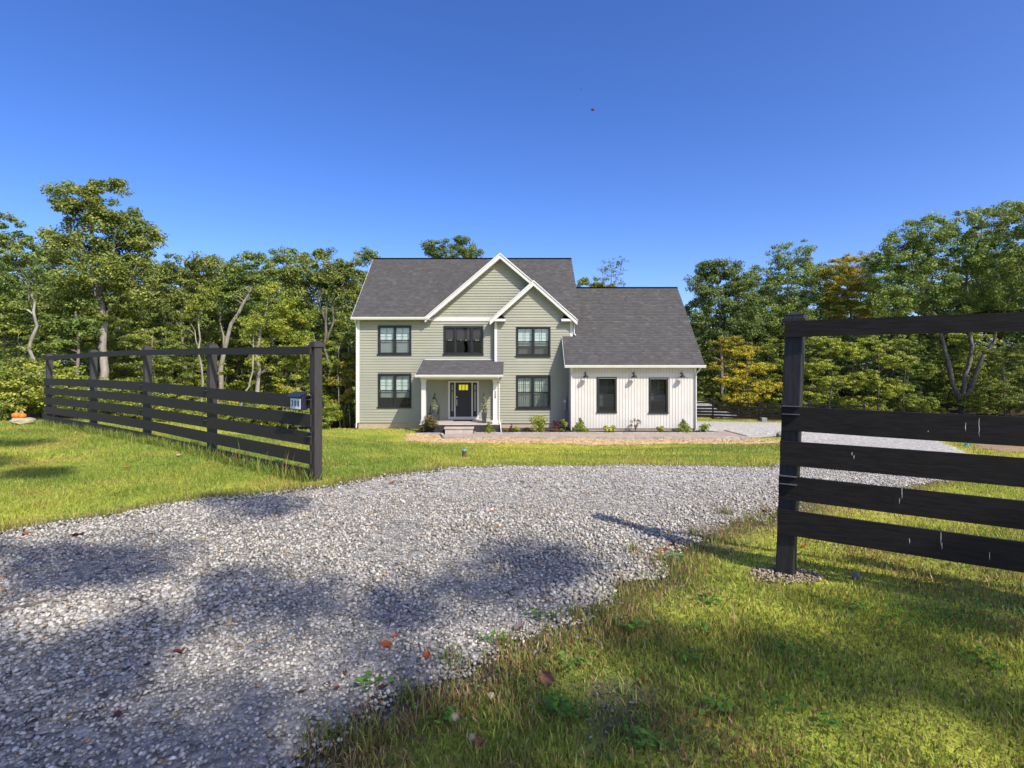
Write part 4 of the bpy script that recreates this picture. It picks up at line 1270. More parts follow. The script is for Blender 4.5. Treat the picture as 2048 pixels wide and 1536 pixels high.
# walk of pavers between granite kerbs, planting beds
walk = empty('walkway', (4, 28, -2.2)); walk['kind'] = 'structure'
mb = MB(); rr = random.Random(9)
def pave(xa, xb, ya, yb):
    y = ya; row = 0
    while y < yb - .01:
        x = xa - (.12 if row % 2 else 0)
        while x < xb - .01:
            a = max(x, xa); b = min(x + .24, xb); q = rr.uniform(0, .004)
            if b - a > .02: mb.box(a + .004, b - .004, y + .004, min(y + .155, yb) - .004, -2.25, -2.128 + q)
            x += .24
        y += .16; row += 1
pave(-3.38, -2.0, 27.32, 28.44); pave(-2.0, 11.2, 27.32, 28.5); pave(11.2, 11.9, 27.32, 29.6)
pv = mb.build('paver', M['paver'], walk); pv['kind'] = 'stuff'
cu = MB().box(-.235, .235, -.07, .07, -.12, .07)
cm = None
def curb_run(a, b):
    global cm
    a = Vector(a); b = Vector(b); L = (b - a).length; n = max(1, round(L / .48)); d = (b - a) / n
    for i in range(n):
        p = a + d * (i + .5)
        if cm is None:
            o = cu.build('curb_stone', M['curb'], walk, world=False, bevel=.008); cm = o
        else:
            o = cm.copy(); COL.objects.link(o)
        o.location = p - wloc(walk) + Vector((0, 0, rr.uniform(-.008, .008)))
        o.rotation_euler = (rr.uniform(-.01, .01), rr.uniform(-.01, .01), math.atan2(d.y, d.x)); o.scale = (d.length / .482, rr.uniform(.9, 1.1), 1)
CZ = -2.14
curb_run((-3.45, 27.25, CZ - .05), (11.98, 27.25, CZ - .05)); curb_run((-1.9, 28.57, CZ), (11.2, 28.57, CZ)); curb_run((11.2, 28.57, CZ), (10.72, 29.3, CZ)); curb_run((11.98, 27.34, CZ - .02), (11.7, 29.6, CZ))
curb_run((-3.45, 27.34, CZ - .02), (-3.7, 28.36, CZ)); curb_run((-5.02, 28.3, CZ), (-3.75, 28.36, CZ)); curb_run((-1.95, 28.6, CZ), (-2.0, 28.9, CZ))
for nm, poly in (('mulch_bed', [(-2.0, 28.62), (11.15, 28.62), (10.7, 29.3), (10.1, 29.5), (3.1, 29.5), (3.1, 30.75), (-.55, 30.75), (-.55, 28.98), (-2.0, 28.98)]), ('mulch_bed', [(-5.0, 28.36), (-3.66, 28.4), (-3.6, 28.98), (-5.1, 29.0)])):
    sheet(nm, poly, M['mulch'], .05, .1)

BB = -2.13
for a in (
 ('rhododendron_bush', 858, 28.7, 1.1, 1.0, 'bronze', 'rounded green and bronze bush at the porch corner by the tall white column', 'shrub', 'round', 900, .11, 1),
 ('dwarf_conifer', 978.5, 28.75, .46, .60, 'lime', 'small bright lime dwarf conifer in front of the porch edge', 'shrub', 'cone', 900, .06, 2),
 ('grass_clump', 1022.5, 28.95, .28, .50, 'rust', 'thin rusty red plant between two little green plants below the bay', 'plant', 'cone', 130, .09, 3),
 ('hosta', 1012, 28.8, .26, .26, 'lime', 'tiny pale green hosta at the end of the bed next to the porch downspout', 'plant', 'rosette', 110, .09, 4),
 ('hosta', 1034, 28.8, .38, .32, 'yellowgreen', 'small green hosta under the bay window, beside the rusty plant', 'plant', 'rosette', 150, .10, 5),
 ('low_bush', 1052, 29.2, .55, .28, 'bronze', 'low brownish creeping plant beside the large yellow-green bush', 'plant', 'round', 160, .07, 6),
 ('bush', 1077, 28.9, 1.02, 1.05, 'yellowgreen', 'large yellow-green bush under the bay window, the biggest in the bed', 'shrub', 'round', 1000, .10, 7),
 ('smoke_bush', 1114, 29.1, .48, .62, 'burgundy', 'dark burgundy bush in the shade beside the garage corner', 'shrub', 'sparse', 300, .10, 8),
 ('grass_clump', 1112, 28.8, .24, .36, 'rust', 'small rusty plant at the foot of the burgundy bush', 'plant', 'cone', 100, .08, 9),
 ('hosta', 1124, 28.78, .26, .26, 'lime', 'small lime hosta next to the potted plant by the garage corner', 'plant', 'rosette', 110, .08, 10),
 ('dwarf_conifer', 1161, 28.95, .62, .78, 'conifer', 'cone-shaped dwarf conifer with a bulge, near the garage downspout', 'shrub', 'cone', 2600, .06, 11),
 ('hosta', 1219, 28.9, .66, .42, 'yellowgreen', 'yellow-green hosta below the first garage window', 'plant', 'rosette', 260, .13, 12),
 ('hydrangea', 1270, 28.95, .84, .74, 'twiggy', 'twiggy bush with few faded pinkish blooms between the garage windows', 'shrub', 'sparse', 330, .07, 13),
 ('hosta', 1321, 28.95, .44, .36, 'yellowgreen', 'small spiky green plant below the second garage window', 'plant', 'rosette', 190, .12, 14),
 ('dwarf_conifer', 1367, 28.95, .60, .72, 'conifer', 'dark green egg-shaped dwarf conifer near the far end of the garage wall', 'shrub', 'cone', 2600, .06, 15),
 ('leafy_bush', 1408, 28.95, .72, .46, 'greenbright', 'loose leafy green plant at the outer corner of the garage', 'plant', 'round', 260, .12, 16),
):
    nm, px, Y, w, h, mt, lb, ct, sty, n, L, sd = a
    bush(nm, spot(px, Y), Y, w, h, mt, lb, ct, sty, n, L, sd, base=BB)
t = empty('potted_plant', (spot(1128, 29.0), 29.0, BB), 'lime green plant in a black nursery pot in the garage corner', 'potted plant')
q = wloc(t)
MB().lathe(q.x, q.y, [(.10, BB), (.13, BB + .28), (.12, BB + .28), (.11, BB + .25)], 12).build('pot', M['black'], t)
V, C = leaf_cloud(np.random.default_rng(61), [(0, 0, .5), (.08, 0, .42), (-.08, 0, .6)], [(.14, .14, .14)] * 3, 70, .09, .6)
np_mesh('foliage', V, [np.arange(len(V)).reshape(-1, 4)], M['lime'], C, t)

def planter(px, Y, label, sd):
    X = spot(px, Y); z0 = -1.678
    t = empty('planter', (X, Y, z0), label, 'potted shrub', 'tapered planters by the front door')
    mb = MB(); b = .095; tp = .145
    mb.hexa([(X - b, Y - b, z0), (X + b, Y - b, z0), (X + b, Y + b, z0), (X - b, Y + b, z0), (X - tp, Y - tp, z0 + .56), (X + tp, Y - tp, z0 + .56), (X + tp, Y + tp, z0 + .56), (X - tp, Y + tp, z0 + .56)])
    mb.build('pot', M['pot'], t)
    MB().box(X - .125, X + .125, Y - .125, Y + .125, z0 + .561, z0 + .566).build('soil', M['mulch'], t)
    rg = np.random.default_rng(sd); cs = []; rs = []
    for i in range(16):
        f = i / 15; k = (.5 + .5 * math.sin(min(1, f * 2.2) * 1.57)) * (1 - f) ** .6 + .08
        a = rg.uniform(0, 6.28)
        cs.append((np.cos(a) * .07 * k, np.sin(a) * .07 * k, .60 + .95 * f)); rs.append((.21 * k, .21 * k, .10))
    V, C = leaf_cloud(rg, cs, rs, 130, .06, .5)
    np_mesh('foliage', V, [np.arange(len(V)).reshape(-1, 4)], M['silver'], C, t)
    MB().tube([(X, Y, z0 + .56), (X, Y, z0 + 1.4)], .012, 5).build('stem', M['bark_dark'], t)
planter(869.5, 29.65, 'tall grey planter with a silvery cone shrub by the metal chair', 71)
planter(968.5, 29.35, 'tall grey planter with a cone shrub next to the numbered column', 72)

# black metal armchair in the porch corner
cx, cy, cz = spot(868, 30.2), 30.25, -1.678
t = empty('armchair', (cx, cy, cz), 'black metal garden armchair in the porch corner behind the planter', 'chair')
for sx in (-1, 1):
    for sy in (-1, 1):
        MB().tube([(cx + sx * .26, cy + sy * .24, cz), (cx + sx * .24, cy + sy * .22, cz + (.64 if sy < 0 else .45))], .014, 6).build('leg', M['iron'], t)
    MB().tube([(cx + sx * .24, cy - .22, cz + .64), (cx + sx * .29, cy - .05, cz + .67), (cx + sx * .25, cy + .22, cz + .64)], .016, 6).build('armrest', M['iron'], t)
MB().box(cx - .25, cx + .25, cy - .23, cy + .23, cz + .41, cz + .44).build('seat', M['iron'], t)
mb = MB()
for i in range(7):
    x = cx - .22 + i * .0733
    mb.tube([(x, cy + .22, cz + .44), (x, cy + .30, cz + .90)], .008, 4)
mb.tube([(cx - .25, cy + .22, cz + .45), (cx - .24, cy + .30, cz + .88), (cx - .12, cy + .32, cz + .97), (cx + .12, cy + .32, cz + .97), (cx + .24, cy + .30, cz + .88), (cx + .25, cy + .22, cz + .45)], .016, 6)
mb.build('backrest', M['iron'], t)
tag(MB().box(-3.3, -2.25, 30.25, 30.85, -1.678, -1.662).build('door_mat', M['mat']), 'dark door mat lying in front of the charcoal front door', 'door mat')
tag(MB().tube([(-3.79, YW - .022, -.45), (-3.79, YW - .045, -.45)], .03, 8).build('doorbell', M['plastic_grey']), 'small round grey doorbell on the siding beside the door frame', 'doorbell')

# ------------------------------------------------------------------ fences
RAILS = [(1.852, 1.969), (1.064, 1.254), (.80, .984), (.531, .721), (.261, .451), (-.002, .188)]

def cap_mb(x, y, z, ax, ay, k=1.0):
    """Two-step post cap with a low pyramid."""
    mb = MB()
    def ring(h, r):
        return [(x + (sx * ax[0] + sy * ay[0]) * r, y + (sx * ax[1] + sy * ay[1]) * r, h) for sx, sy in ((-1, -1), (1, -1), (1, 1), (-1, 1))]
    r = .088 * k
    mb.hexa(ring(z - .035, r) + ring(z - .004, r * .98))
    mb.hexa(ring(z - .004, r * .86) + ring(z + .03, r * .80))
    mb.hexa(ring(z + .03, r * .84) + ring(z + .05, r * .30))
    return mb

def fence(label, pts, heads, cat='fence', rails=RAILS, group=None, zfun=None, ends=None, wood='black_wood', postwood='post_wood', post_rot=None, tilt=None, bracket_rows=(1, 3), toward=None, seed=1, top_drop=None):
    """pts: post positions; rails fixed on the side towards the road; each board, post, cap and bracket is a part of its own."""
    rr = random.Random(seed)
    n = len(pts)
    zs = [zfun(i) for i in range(n)]
    root = empty('board_fence', (pts[0][0], pts[0][1], zs[0]), label, cat, group)
    for i in range(n):
        a = Vector((*pts[max(i - 1, 0)], 0)); b = Vector((*pts[min(i + 1, n - 1)], 0))
        d = (b - a).normalized()
        nn = Vector((d.y, -d.x, 0))
        if nn.dot(toward) < 0: nn = -nn
        if post_rot is not None and i in post_rot:
            ang = post_rot[i]; d2 = Vector((math.cos(ang), math.sin(ang), 0)); n2 = Vector((d2.y, -d2.x, 0))
            if n2.dot(toward) < 0: n2 = -n2
            pd, pn = d2, n2
        else: pd, pn = d, nn
        hw = .064
        x, y = pts[i]
        zt = zs[i] + heads[i]
        tl = Vector(tilt[i]) if tilt and i in tilt else Vector((0, 0, 0))
        def P(s, t, z): return Vector((x, y, z)) + pd * (s * hw) + pn * (t * hw) + tl * (z - zs[i])
        mb = MB(); zb = zs[i] - .25
        mb.hexa([P(-1, 1, zb), P(1, 1, zb), P(1, -1, zb), P(-1, -1, zb), P(-1, 1, zt), P(1, 1, zt), P(1, -1, zt), P(-1, -1, zt)])
        po = mb.build('post', M[postwood], root, bevel=.006)
        q = Vector((x, y, 0)) + tl * heads[i]
        cap_mb(q.x, q.y, zt + .03, pd, pn, .95).build('cap', M[postwood], po)
    for i in range(n - 1):
        a = Vector((*pts[i], 0)); b = Vector((*pts[i + 1], 0)); d = (b - a).normalized(); nn = Vector((d.y, -d.x, 0))
        if nn.dot(toward) < 0: nn = -nn
        for k, (lo, hi) in enumerate(rails):
            th = .038 if k == 0 else .026
            td0 = top_drop[i] if (top_drop and k == 0) else 0; td1 = top_drop[i + 1] if (top_drop and k == 0) else 0
            off = nn * (.072 + th / 2)
            j = .004
            ea = d * (j if i else -(.066 if ends is None else ends)); eb = -d * j if i < n - 2 else d * .07
            pa = a + off + ea; pb = b + off + eb
            ja, jb = rr.uniform(-.006, .006), rr.uniform(-.006, .006)
            za0, za1 = zs[i] + lo + td0 + ja, zs[i] + hi + td0 + ja
            zb0, zb1 = zs[i + 1] + lo + td1 + jb, zs[i + 1] + hi + td1 + jb
            if tilt and i in tilt:
                t3 = Vector(tilt[i]) * ((lo + hi) / 2); pa = pa + t3
            s = nn * (th / 2)
            # a board in four lengths, bowed by a few millimetres
            mb = MB(); q = 4; bow = rr.uniform(-.007, .007); cup = rr.uniform(-.008, .008)
            ring = []
            for m in range(q + 1):
                f = m / q; w = math.sin(math.pi * f)
                p = pa.lerp(pb, f) + nn * (cup * w)
                z0 = za0 * (1 - f) + zb0 * f + bow * w; z1 = za1 * (1 - f) + zb1 * f + bow * w
                ring.append([p + s + Vector((0, 0, z0)), p - s + Vector((0, 0, z0)), p - s + Vector((0, 0, z1)), p + s + Vector((0, 0, z1))])
            for m, r4 in enumerate(ring):
                mb.v += [tuple(v) for v in r4]
            for m in range(q):
                o = m * 4
                for e in range(4):
                    mb.f.append((o + e, o + (e + 1) % 4, o + 4 + (e + 1) % 4, o + 4 + e))
            mb.f.append((3, 2, 1, 0)); mb.f.append((q * 4, q * 4 + 1, q * 4 + 2, q * 4 + 3))
            bo = mb.build('board', M[wood], root)
            if k in bracket_rows and bracket_rows:
                # folded metal clip on the board's end over the post
                c = a + off + nn * (th / 2 + .001) + (Vector(tilt[i]) * hi if tilt and i in tilt else Vector((0, 0, 0)))
                zz = za1 + .004
                mb = MB(); L = .062 if zfun(0) > .03 else .04
                for dz, ln in ((0, .032), (-.062, .036)):
                    mb.beam(c - d * L + nn * .016 + Vector((0, 0, zz + dz)), c + d * L + nn * .016 + Vector((0, 0, zz + dz)), nn, (0, 0, 1), ln / 2, .0025)
                br = mb.build('bracket', M['bracket'], bo)
                MB().beam(c - d * L + nn * .002 + Vector((0, 0, zz - .031)), c + d * L + nn * .002 + Vector((0, 0, zz - .031)), nn, (0, 0, 1), .0015, .028).build('bracket_plate', M[wood], bo)
    return root

LP = [(-2.86, 7.88), (-5.42, 9.76), (-7.86, 11.64), (-10.46, 13.5), (-13.2, 15.4)]
LZ = [-.02, .005, .02, .01, -.02]
lf = fence('long black board fence on the lawn left of the drive, carrying the numbered letterbox', LP, [1.965, 1.965, 1.955, 1.925, 1.875], zfun=lambda i: LZ[i], toward=Vector((0, -1, 0)), top_drop=[0, -.01, -.02, -.05, -.1], seed=3, ends=.005, wood='sunlit_wood', postwood='sunlit_post')
RD = Vector((.842, -.54, 0)).normalized()
RP = [(2.195, 4.33)] + [(2.195 + RD.x * s, 4.33 + RD.y * s) for s in (2.44, 4.88)]
RR = [(1.885, 2.01), (1.145, 1.335), (.868, 1.058), (.605, .79), (.335, .53)]
rf = fence('near black board fence with white scuffs beside the drive, cropped by the frame', RP, [2.005, 2.005, 2.005], rails=RR, zfun=lambda i: [.045, .045, .05][i], toward=Vector((-.3, -1, 0)),
           post_rot={0: R(-38)}, tilt={0: (.040, 0, 0)}, seed=5, postwood='post_wood')
# white scuffs and chips on the near boards, where the stain has come off
bd = [o for o in rf.children if o.name.startswith('board')][:5]
nn = Vector((RD.y, -RD.x, 0))
if nn.y > 0: nn = -nn
rs = random.Random(8)
def scuff(px, y0, y1, board, w=.003):
    w *= .65
    u = (px - 1024) / FPX
    a = Vector((*RP[0], 0)) + nn * (.072 + .026 + .0028)
    # where the ray at this column meets the board's face
    den = RD.x - u * RD.y
    s = (u * a.y - a.x) / den
    p = a + RD * s
    za = CAMZ - (y0 - HOR) / FPX * p.y; zb = CAMZ - (y1 - HOR) / FPX * p.y
    mb = MB(); n = 5
    P = []
    for i in range(n + 1):
        f = i / n; k = w * (.3 + .9 * math.sin(math.pi * min(1, f + .1))) * rs.uniform(.6, 1.2)
        c = p + RD * rs.uniform(-.0015, .0015) + nn * .006
        P.append((c - RD * k + Vector((0, 0, za + (zb - za) * f)), c + RD * k + Vector((0, 0, za + (zb - za) * f))))
    for i in range(n):
        mb.quad(P[i][0], P[i][1], P[i + 1][1], P[i + 1][0])
    mb.build('scuff', M['chip'], bd[board])
for a in ((1931, 845, 862, 1, .0026), (1958, 836, 873, 1, .0028), (1856, 861, 864, 1, .003), (1704, 904, 911, 2, .003), (1708, 910, 918, 2, .003), (1804, 975, 996, 3, .0035), (1799, 996, 1007, 3, .0022), (1882, 1063, 1092, 4, .0025), (1884, 1085, 1098, 4, .002), (1819, 1076, 1088, 4, .002), (1979, 1104, 1119, 4, .002)):
    scuff(*a)
FR = [(11.2, 50.3), (14.2, 48.4), (17.3, 46.5), (20.4, 44.6), (23.5, 42.7), (26.6, 40.8)]
fence('distant black board fence at the edge of the woods beyond the gravel parking area', FR, [1.75] * 6, rails=[(1.38, 1.5), (.98, 1.16), (.72, .90), (.46, .64), (.2, .38)], zfun=lambda i: gz(*FR[i]), toward=Vector((0, -1, 0)), bracket_rows=(), seed=9)

# letterbox on the first board
fd = (Vector((*LP[1], 0)) - Vector((*LP[0], 0))).normalized(); fn = Vector((fd.y, -fd.x, 0))
if fn.y > 0: fn = -fn
mbx = Vector((*LP[0], 0)) + fd * .21 + fn * .10
t = empty('letterbox', (mbx.x, mbx.y, .95), 'navy metal letterbox with a white plate reading 308 on the fence', 'letterbox')
def mp(s, o, z): return Vector((mbx.x, mbx.y, 0)) + fd * s + fn * o + Vector((0, 0, z))
w = .145; dp = .095
mb = MB(); mb.hexa([mp(w, .003, 1.025), mp(-w, .003, 1.025), mp(-w, dp, 1.025), mp(w, dp, 1.025), mp(w, .003, 1.275), mp(-w, .003, 1.275), mp(-w, dp, 1.225), mp(w, dp, 1.225)])
body = mb.build('body', M['navy'], t)
w2 = w + .012
mb = MB(); mb.hexa([mp(w2, .0, 1.279), mp(-w2, .0, 1.279), mp(-w2, dp + .055, 1.214), mp(w2, dp + .055, 1.214), mp(w2, .0, 1.287), mp(-w2, .0, 1.287), mp(-w2, dp + .055, 1.223), mp(w2, dp + .055, 1.223)])
mb.build('lid', M['navy'], t)
mb = MB(); mb.hexa([mp(w - .018, dp + .001, 1.04), mp(-w + .018, dp + .001, 1.04), mp(-w + .018, dp + .005, 1.04), mp(w - .018, dp + .005, 1.04), mp(w - .018, dp + .001, 1.19), mp(-w + .018, dp + .001, 1.19), mp(-w + .018, dp + .005, 1.19), mp(w - .018, dp + .005, 1.19)])
pl = mb.build('number_plate', M['plate'], t)
ang = math.atan2(-fd.y, -fd.x)
for i, ch in enumerate('308'):
    o = text(ch, .118, mp(.078 - i * .078, dp + .007, 1.115), (R(90), 0, ang), M['ink'], 'digit', pl, ext=.0015); o.scale = (.72, 1, 1)

# ------------------------------------------------------------------ small things about the grounds
p = hit(928.5, 914)
t = empty('septic_pipe', p, 'short rusty brown pipe with a teal cap sticking out of the lawn', 'pipe')
k = p.y / FPX
MB().lathe(p.x, p.y, [(4.6 * k, p.z - .05), (4.5 * k, p.z + 12.2 * k)], 12).build('pipe', M['rust_pipe'], t)
MB().lathe(p.x, p.y, [(5.6 * k, p.z + 12 * k), (6.0 * k, p.z + 13.5 * k), (5.2 * k, p.z + 15 * k), (2.4 * k, p.z + 16.4 * k)], 8).build('cap', M['teal_cap'], t)

def rock_mb(c, r, seed, sub=2):
    rg = np.random.default_rng(seed)
    V = [tuple(v) for v in ico]; F = [tuple(f) for f in icf]
    for _ in range(sub):
        cache = {}; NF = []
        def midp(a, b):
            key = (min(a, b), max(a, b))
            if key not in cache:
                m = (np.array(V[a]) + np.array(V[b])) / 2; m /= np.linalg.norm(m); V.append(tuple(m)); cache[key] = len(V) - 1
            return cache[key]
        for a, b, q in F:
            x, y, z = midp(a, b), midp(b, q), midp(q, a)
            NF += [(a, x, z), (b, y, x), (q, z, y), (x, y, z)]
        F = NF
    A = np.array(V)
    dirs = rg.normal(size=(9, 3)); dirs /= np.linalg.norm(dirs, axis=1)[:, None]
    lim = rg.uniform(.62, .95, 9)
    for d, l in zip(dirs, lim):
        h = A @ d
        A = A - np.maximum(h - l, 0)[:, None] * d
    A *= 1 + rg.normal(0, .02, (len(A), 1))
    A = A * np.array(r) + np.array(c)
    mb = MB(); mb.v = [tuple(v) for v in A]; mb.f = F
    return mb
p = hit(46, 850); kk = p.y / FPX
tag(rock_mb((p.x * (1 + .25 / p.y), p.y + .25, p.z + .08), (20 * kk, .3, 8.5 * kk), 4).build('flat_rock', M['rock']), 'pale flat boulder carrying two orange pumpkins left of the fence', 'boulder')
rtop = p.z + .08 + 8.5 * kk * .72
def pumpkin(px, r, label, lean):
    x = (px - 1024) / FPX * (p.y + .25); y = p.y + .22
    c = Vector((x, y, rtop + r * .72))
    t = empty('pumpkin', (x, y, rtop), label, 'pumpkin', 'two pumpkins on the boulder')
    mb = MB(); nu_, nv = 32, 10
    for j in range(nv + 1):
        th = math.pi * j / nv
        for i in range(nu_):
            a = 2 * math.pi * i / nu_
            rr_ = r * (1 - .09 * abs(math.sin(a * 5))) * math.sin(th) ** .85 if 0 < j < nv else .004
            z = r * .74 * math.cos(th) - (.10 * r * math.exp(-(math.sin(th) / .35) ** 2) * (1 if math.cos(th) > 0 else -1))
            mb.v.append((c.x + rr_ * math.cos(a), c.y + rr_ * math.sin(a), c.z + z))
    for j in range(nv):
        for i in range(nu_):
            a = j * nu_ + i; b = j * nu_ + (i + 1) % nu_
            mb.f.append((a, a + nu_, b + nu_, b))
    mb.build('body', M['pumpkin'], t, smooth=True)
    MB().tube([(c.x, c.y, c.z + r * .60), (c.x + .01, c.y, c.z + r * .9), (c.x + lean * .4, c.y, c.z + r * 1.25), (c.x + lean, c.y - .02, c.z + r * 1.62)], [.035, .022, .018, .015], 6).build('stalk', M['stem'], t)
pumpkin(34.5, .115, 'fatter orange pumpkin sitting farther from the fence on the boulder', .05)
pumpkin(46.5, .10, 'narrower orange pumpkin nearer the fence on the boulder', -.03)
p2 = hit(20, 848)
tag(rock_mb((p2.x, p2.y + .2, p2.z + .05), (.16, .16, .13), 6).build('small_rock', M['rock']), 'small grey rock beside the boulder with the pumpkins', 'rock')
p3 = hit(1561, 874)
tag(rock_mb((p3.x, p3.y, p3.z + .12), (.22, .2, .16), 7).build('dark_rock', M['rock_grey']), 'dark rock at the edge of the gravel behind the near fence post', 'rock')
p4 = hit(1527, 843)
tag(MB().box(p4.x - .22, p4.x + .22, p4.y - .2, p4.y + .2, p4.z - .05, p4.z + .32).build('concrete_block', M['rock_grey'], bevel=.02), 'grey concrete block standing at the foot of the distant fence', 'block')
heap = empty('gravel_heap', (17.6, 51, gz(17.6, 51)), 'pale heap of gravel lying behind the distant black fence', 'gravel heap')
rock_mb((16.9, 51, gz(17, 51) + .25), (3.0, 1.6, 1.25), 12, 3).build('mound', M['gravelheap'], heap)
rock_mb((19.6, 50.2, gz(19.6, 50) + .1), (1.7, 1.2, .6), 13, 3).build('mound', M['gravelheap'], heap)
p5 = hit(1933, 893); kk = p5.y / FPX
t = empty('pail', p5, 'small teal pail standing on bare earth behind the near fence', 'pail')
MB().lathe(p5.x, p5.y, [(3.0 * kk, p5.z), (4.0 * kk, p5.z + 6.5 * kk), (3.7 * kk, p5.z + 6.5 * kk), (2.8 * kk, p5.z + 1 * kk)], 14).build('body', M['pail'], t)
MB().tube([(p5.x - 4 * kk, p5.y, p5.z + 6 * kk), (p5.x - 3 * kk, p5.y - 2 * kk, p5.z + 4 * kk), (p5.x + 3 * kk, p5.y - 2 * kk, p5.z + 4 * kk), (p5.x + 4 * kk, p5.y, p5.z + 6 * kk)], .006, 4).build('handle', M['bracket'], t)

# by the house's left corner: black bin box, black chair, blue crate
q = at(670, 862, 34.0)
gq = gz(q.x, q.y)
t = empty('storage_box', (q.x, q.y, gq), 'low black storage box on the lawn left of the house', 'storage box')
zt = q.z + .48
MB().box(q.x - .31, q.x + .31, q.y - .3, q.y + .3, gq, zt).build('body', M['black'], t, bevel=.01)
MB().box(q.x - .325, q.x + .325, q.y - .315, q.y + .315, zt + .001, zt + .05).build('lid', M['black'], t, bevel=.01)
q = at(683, 862, 35.2); gq = gz(q.x, q.y)
t = empty('round_back_chair', (q.x, q.y, gq), 'black round-backed garden chair beyond the black storage box', 'chair')
zz = q.z
MB().box(q.x - .26, q.x + .26, q.y - .25, q.y + .25, zz + .10, zz + .15).build('seat', M['black'], t)
pts_ = [(q.x - .27 + .54 * i / 10, q.y + .26, zz + .15 + .42 * math.sin(math.pi * i / 10) ** .5) for i in range(11)]
MB().tube(pts_, .045, 6).build('backrest', M['black'], t)
for sx in (-1, 1):
    for sy in (-1, 1):
        MB().tube([(q.x + sx * .23, q.y + sy * .22, gq), (q.x + sx * .23, q.y + sy * .22, zz + .1)], .025, 5).build('leg', M['black'], t)
q = at(700, 858, 36.0); gq = gz(q.x, q.y)
t = empty('crate', (q.x, q.y, gq), 'blue plastic crate on the lawn close to the house corner', 'crate')
zt = q.z + .3
mb = MB(); mb.box(q.x - .2, q.x + .2, q.y - .16, q.y - .14, gq, zt); mb.box(q.x - .2, q.x + .2, q.y + .14, q.y + .16, gq, zt); mb.box(q.x - .2, q.x - .18, q.y - .14, q.y + .14, gq, zt); mb.box(q.x + .18, q.x + .2, q.y - .14, q.y + .14, gq, zt); mb.box(q.x - .18, q.x + .18, q.y - .14, q.y + .14, gq, gq + .03)
mb.build('body', M['blue'], t)
MB().box(q.x - .215, q.x + .215, q.y - .175, q.y - .1605, zt - .05, zt).build('rim', M['blue'], t)

# ---- fallen leaves: a lobed blade, curled, with its stalk
def leaf_mat(name, c1, c2): 
    return pmat(name, c1, c2, 30, .7, spec=.25)
LM = {'orange': leaf_mat('fallen_orange', (.36, .085, .02), (.25, .06, .02)), 'red': leaf_mat('fallen_red', (.13, .028, .026), (.09, .024, .024)), 'darkred': leaf_mat('fallen_dark_red', (.085, .022, .028), (.06, .02, .022)),
      'tan': leaf_mat('fallen_tan', (.36, .19, .11), (.26, .13, .08)), 'brown': leaf_mat('fallen_brown', (.20, .085, .045), (.14, .065, .04)), 'grey': leaf_mat('fallen_grey', (.17, .13, .13), (.13, .10, .10)), 'pale': leaf_mat('fallen_pale', (.50, .36, .22), (.40, .27, .15)), 'green': leaf_mat('fallen_green', (.07, .10, .06), (.06, .09, .05))}
def fallen_leaf(px, py, wpx, colr, label, curl=.35, pitch=0., yaw=None, group='fallen autumn leaves', pos=None, lobes=5):
    rl = random.Random(int(px * 7 + py))
    P = pos if pos is not None else hit(px, py)
    s = wpx / FPX * P.y / 2 * (.95 if pos is None else 1)
    o = empty('fallen_leaf', P + Vector((0, 0, .026 if pos is None else 0)), label, 'leaf', group)
    n = 26
    out = []
    for i in range(n):
        a = 2 * math.pi * i / n
        rad = .62 + .38 * abs(math.cos(a * lobes / 2)) ** .7 + rl.uniform(-.05, .05)
        out.append((math.cos(a) * rad, math.sin(a) * rad * .72))
    mb = MB(); mb.v.append((0, 0, 0))
    for x, y in out: mb.v.append((x * .5 * s * 1.1, y * .5 * s * 1.1, (x * x * .25 * curl * .4 + abs(y) * .5 * curl * .5) * s))
    for x, y in out: mb.v.append((x * s, y * s, (x * x * curl * .5 + abs(y) * curl + .15 * math.sin(x * 5 + y * 4) * curl) * s))
    for i in range(n):
        j = (i + 1) % n
        mb.f.append((0, 1 + i, 1 + j)); mb.f.append((1 + i, 1 + n + i, 1 + n + j, 1 + j))
    b = mb.build('blade', LM[colr], o, world=False)
    MB().tube([(s * .9, 0, s * curl * .5), (s * 1.25, s * .08, s * curl * .5), (s * 1.5, s * .05, s * curl * .3)], s * .035, 4).build('stalk', LM['brown'], o, world=False)
    o.rotation_euler = (pitch, rl.uniform(-.25, .25), rl.uniform(0, 6.28) if yaw is None else yaw)
    return o
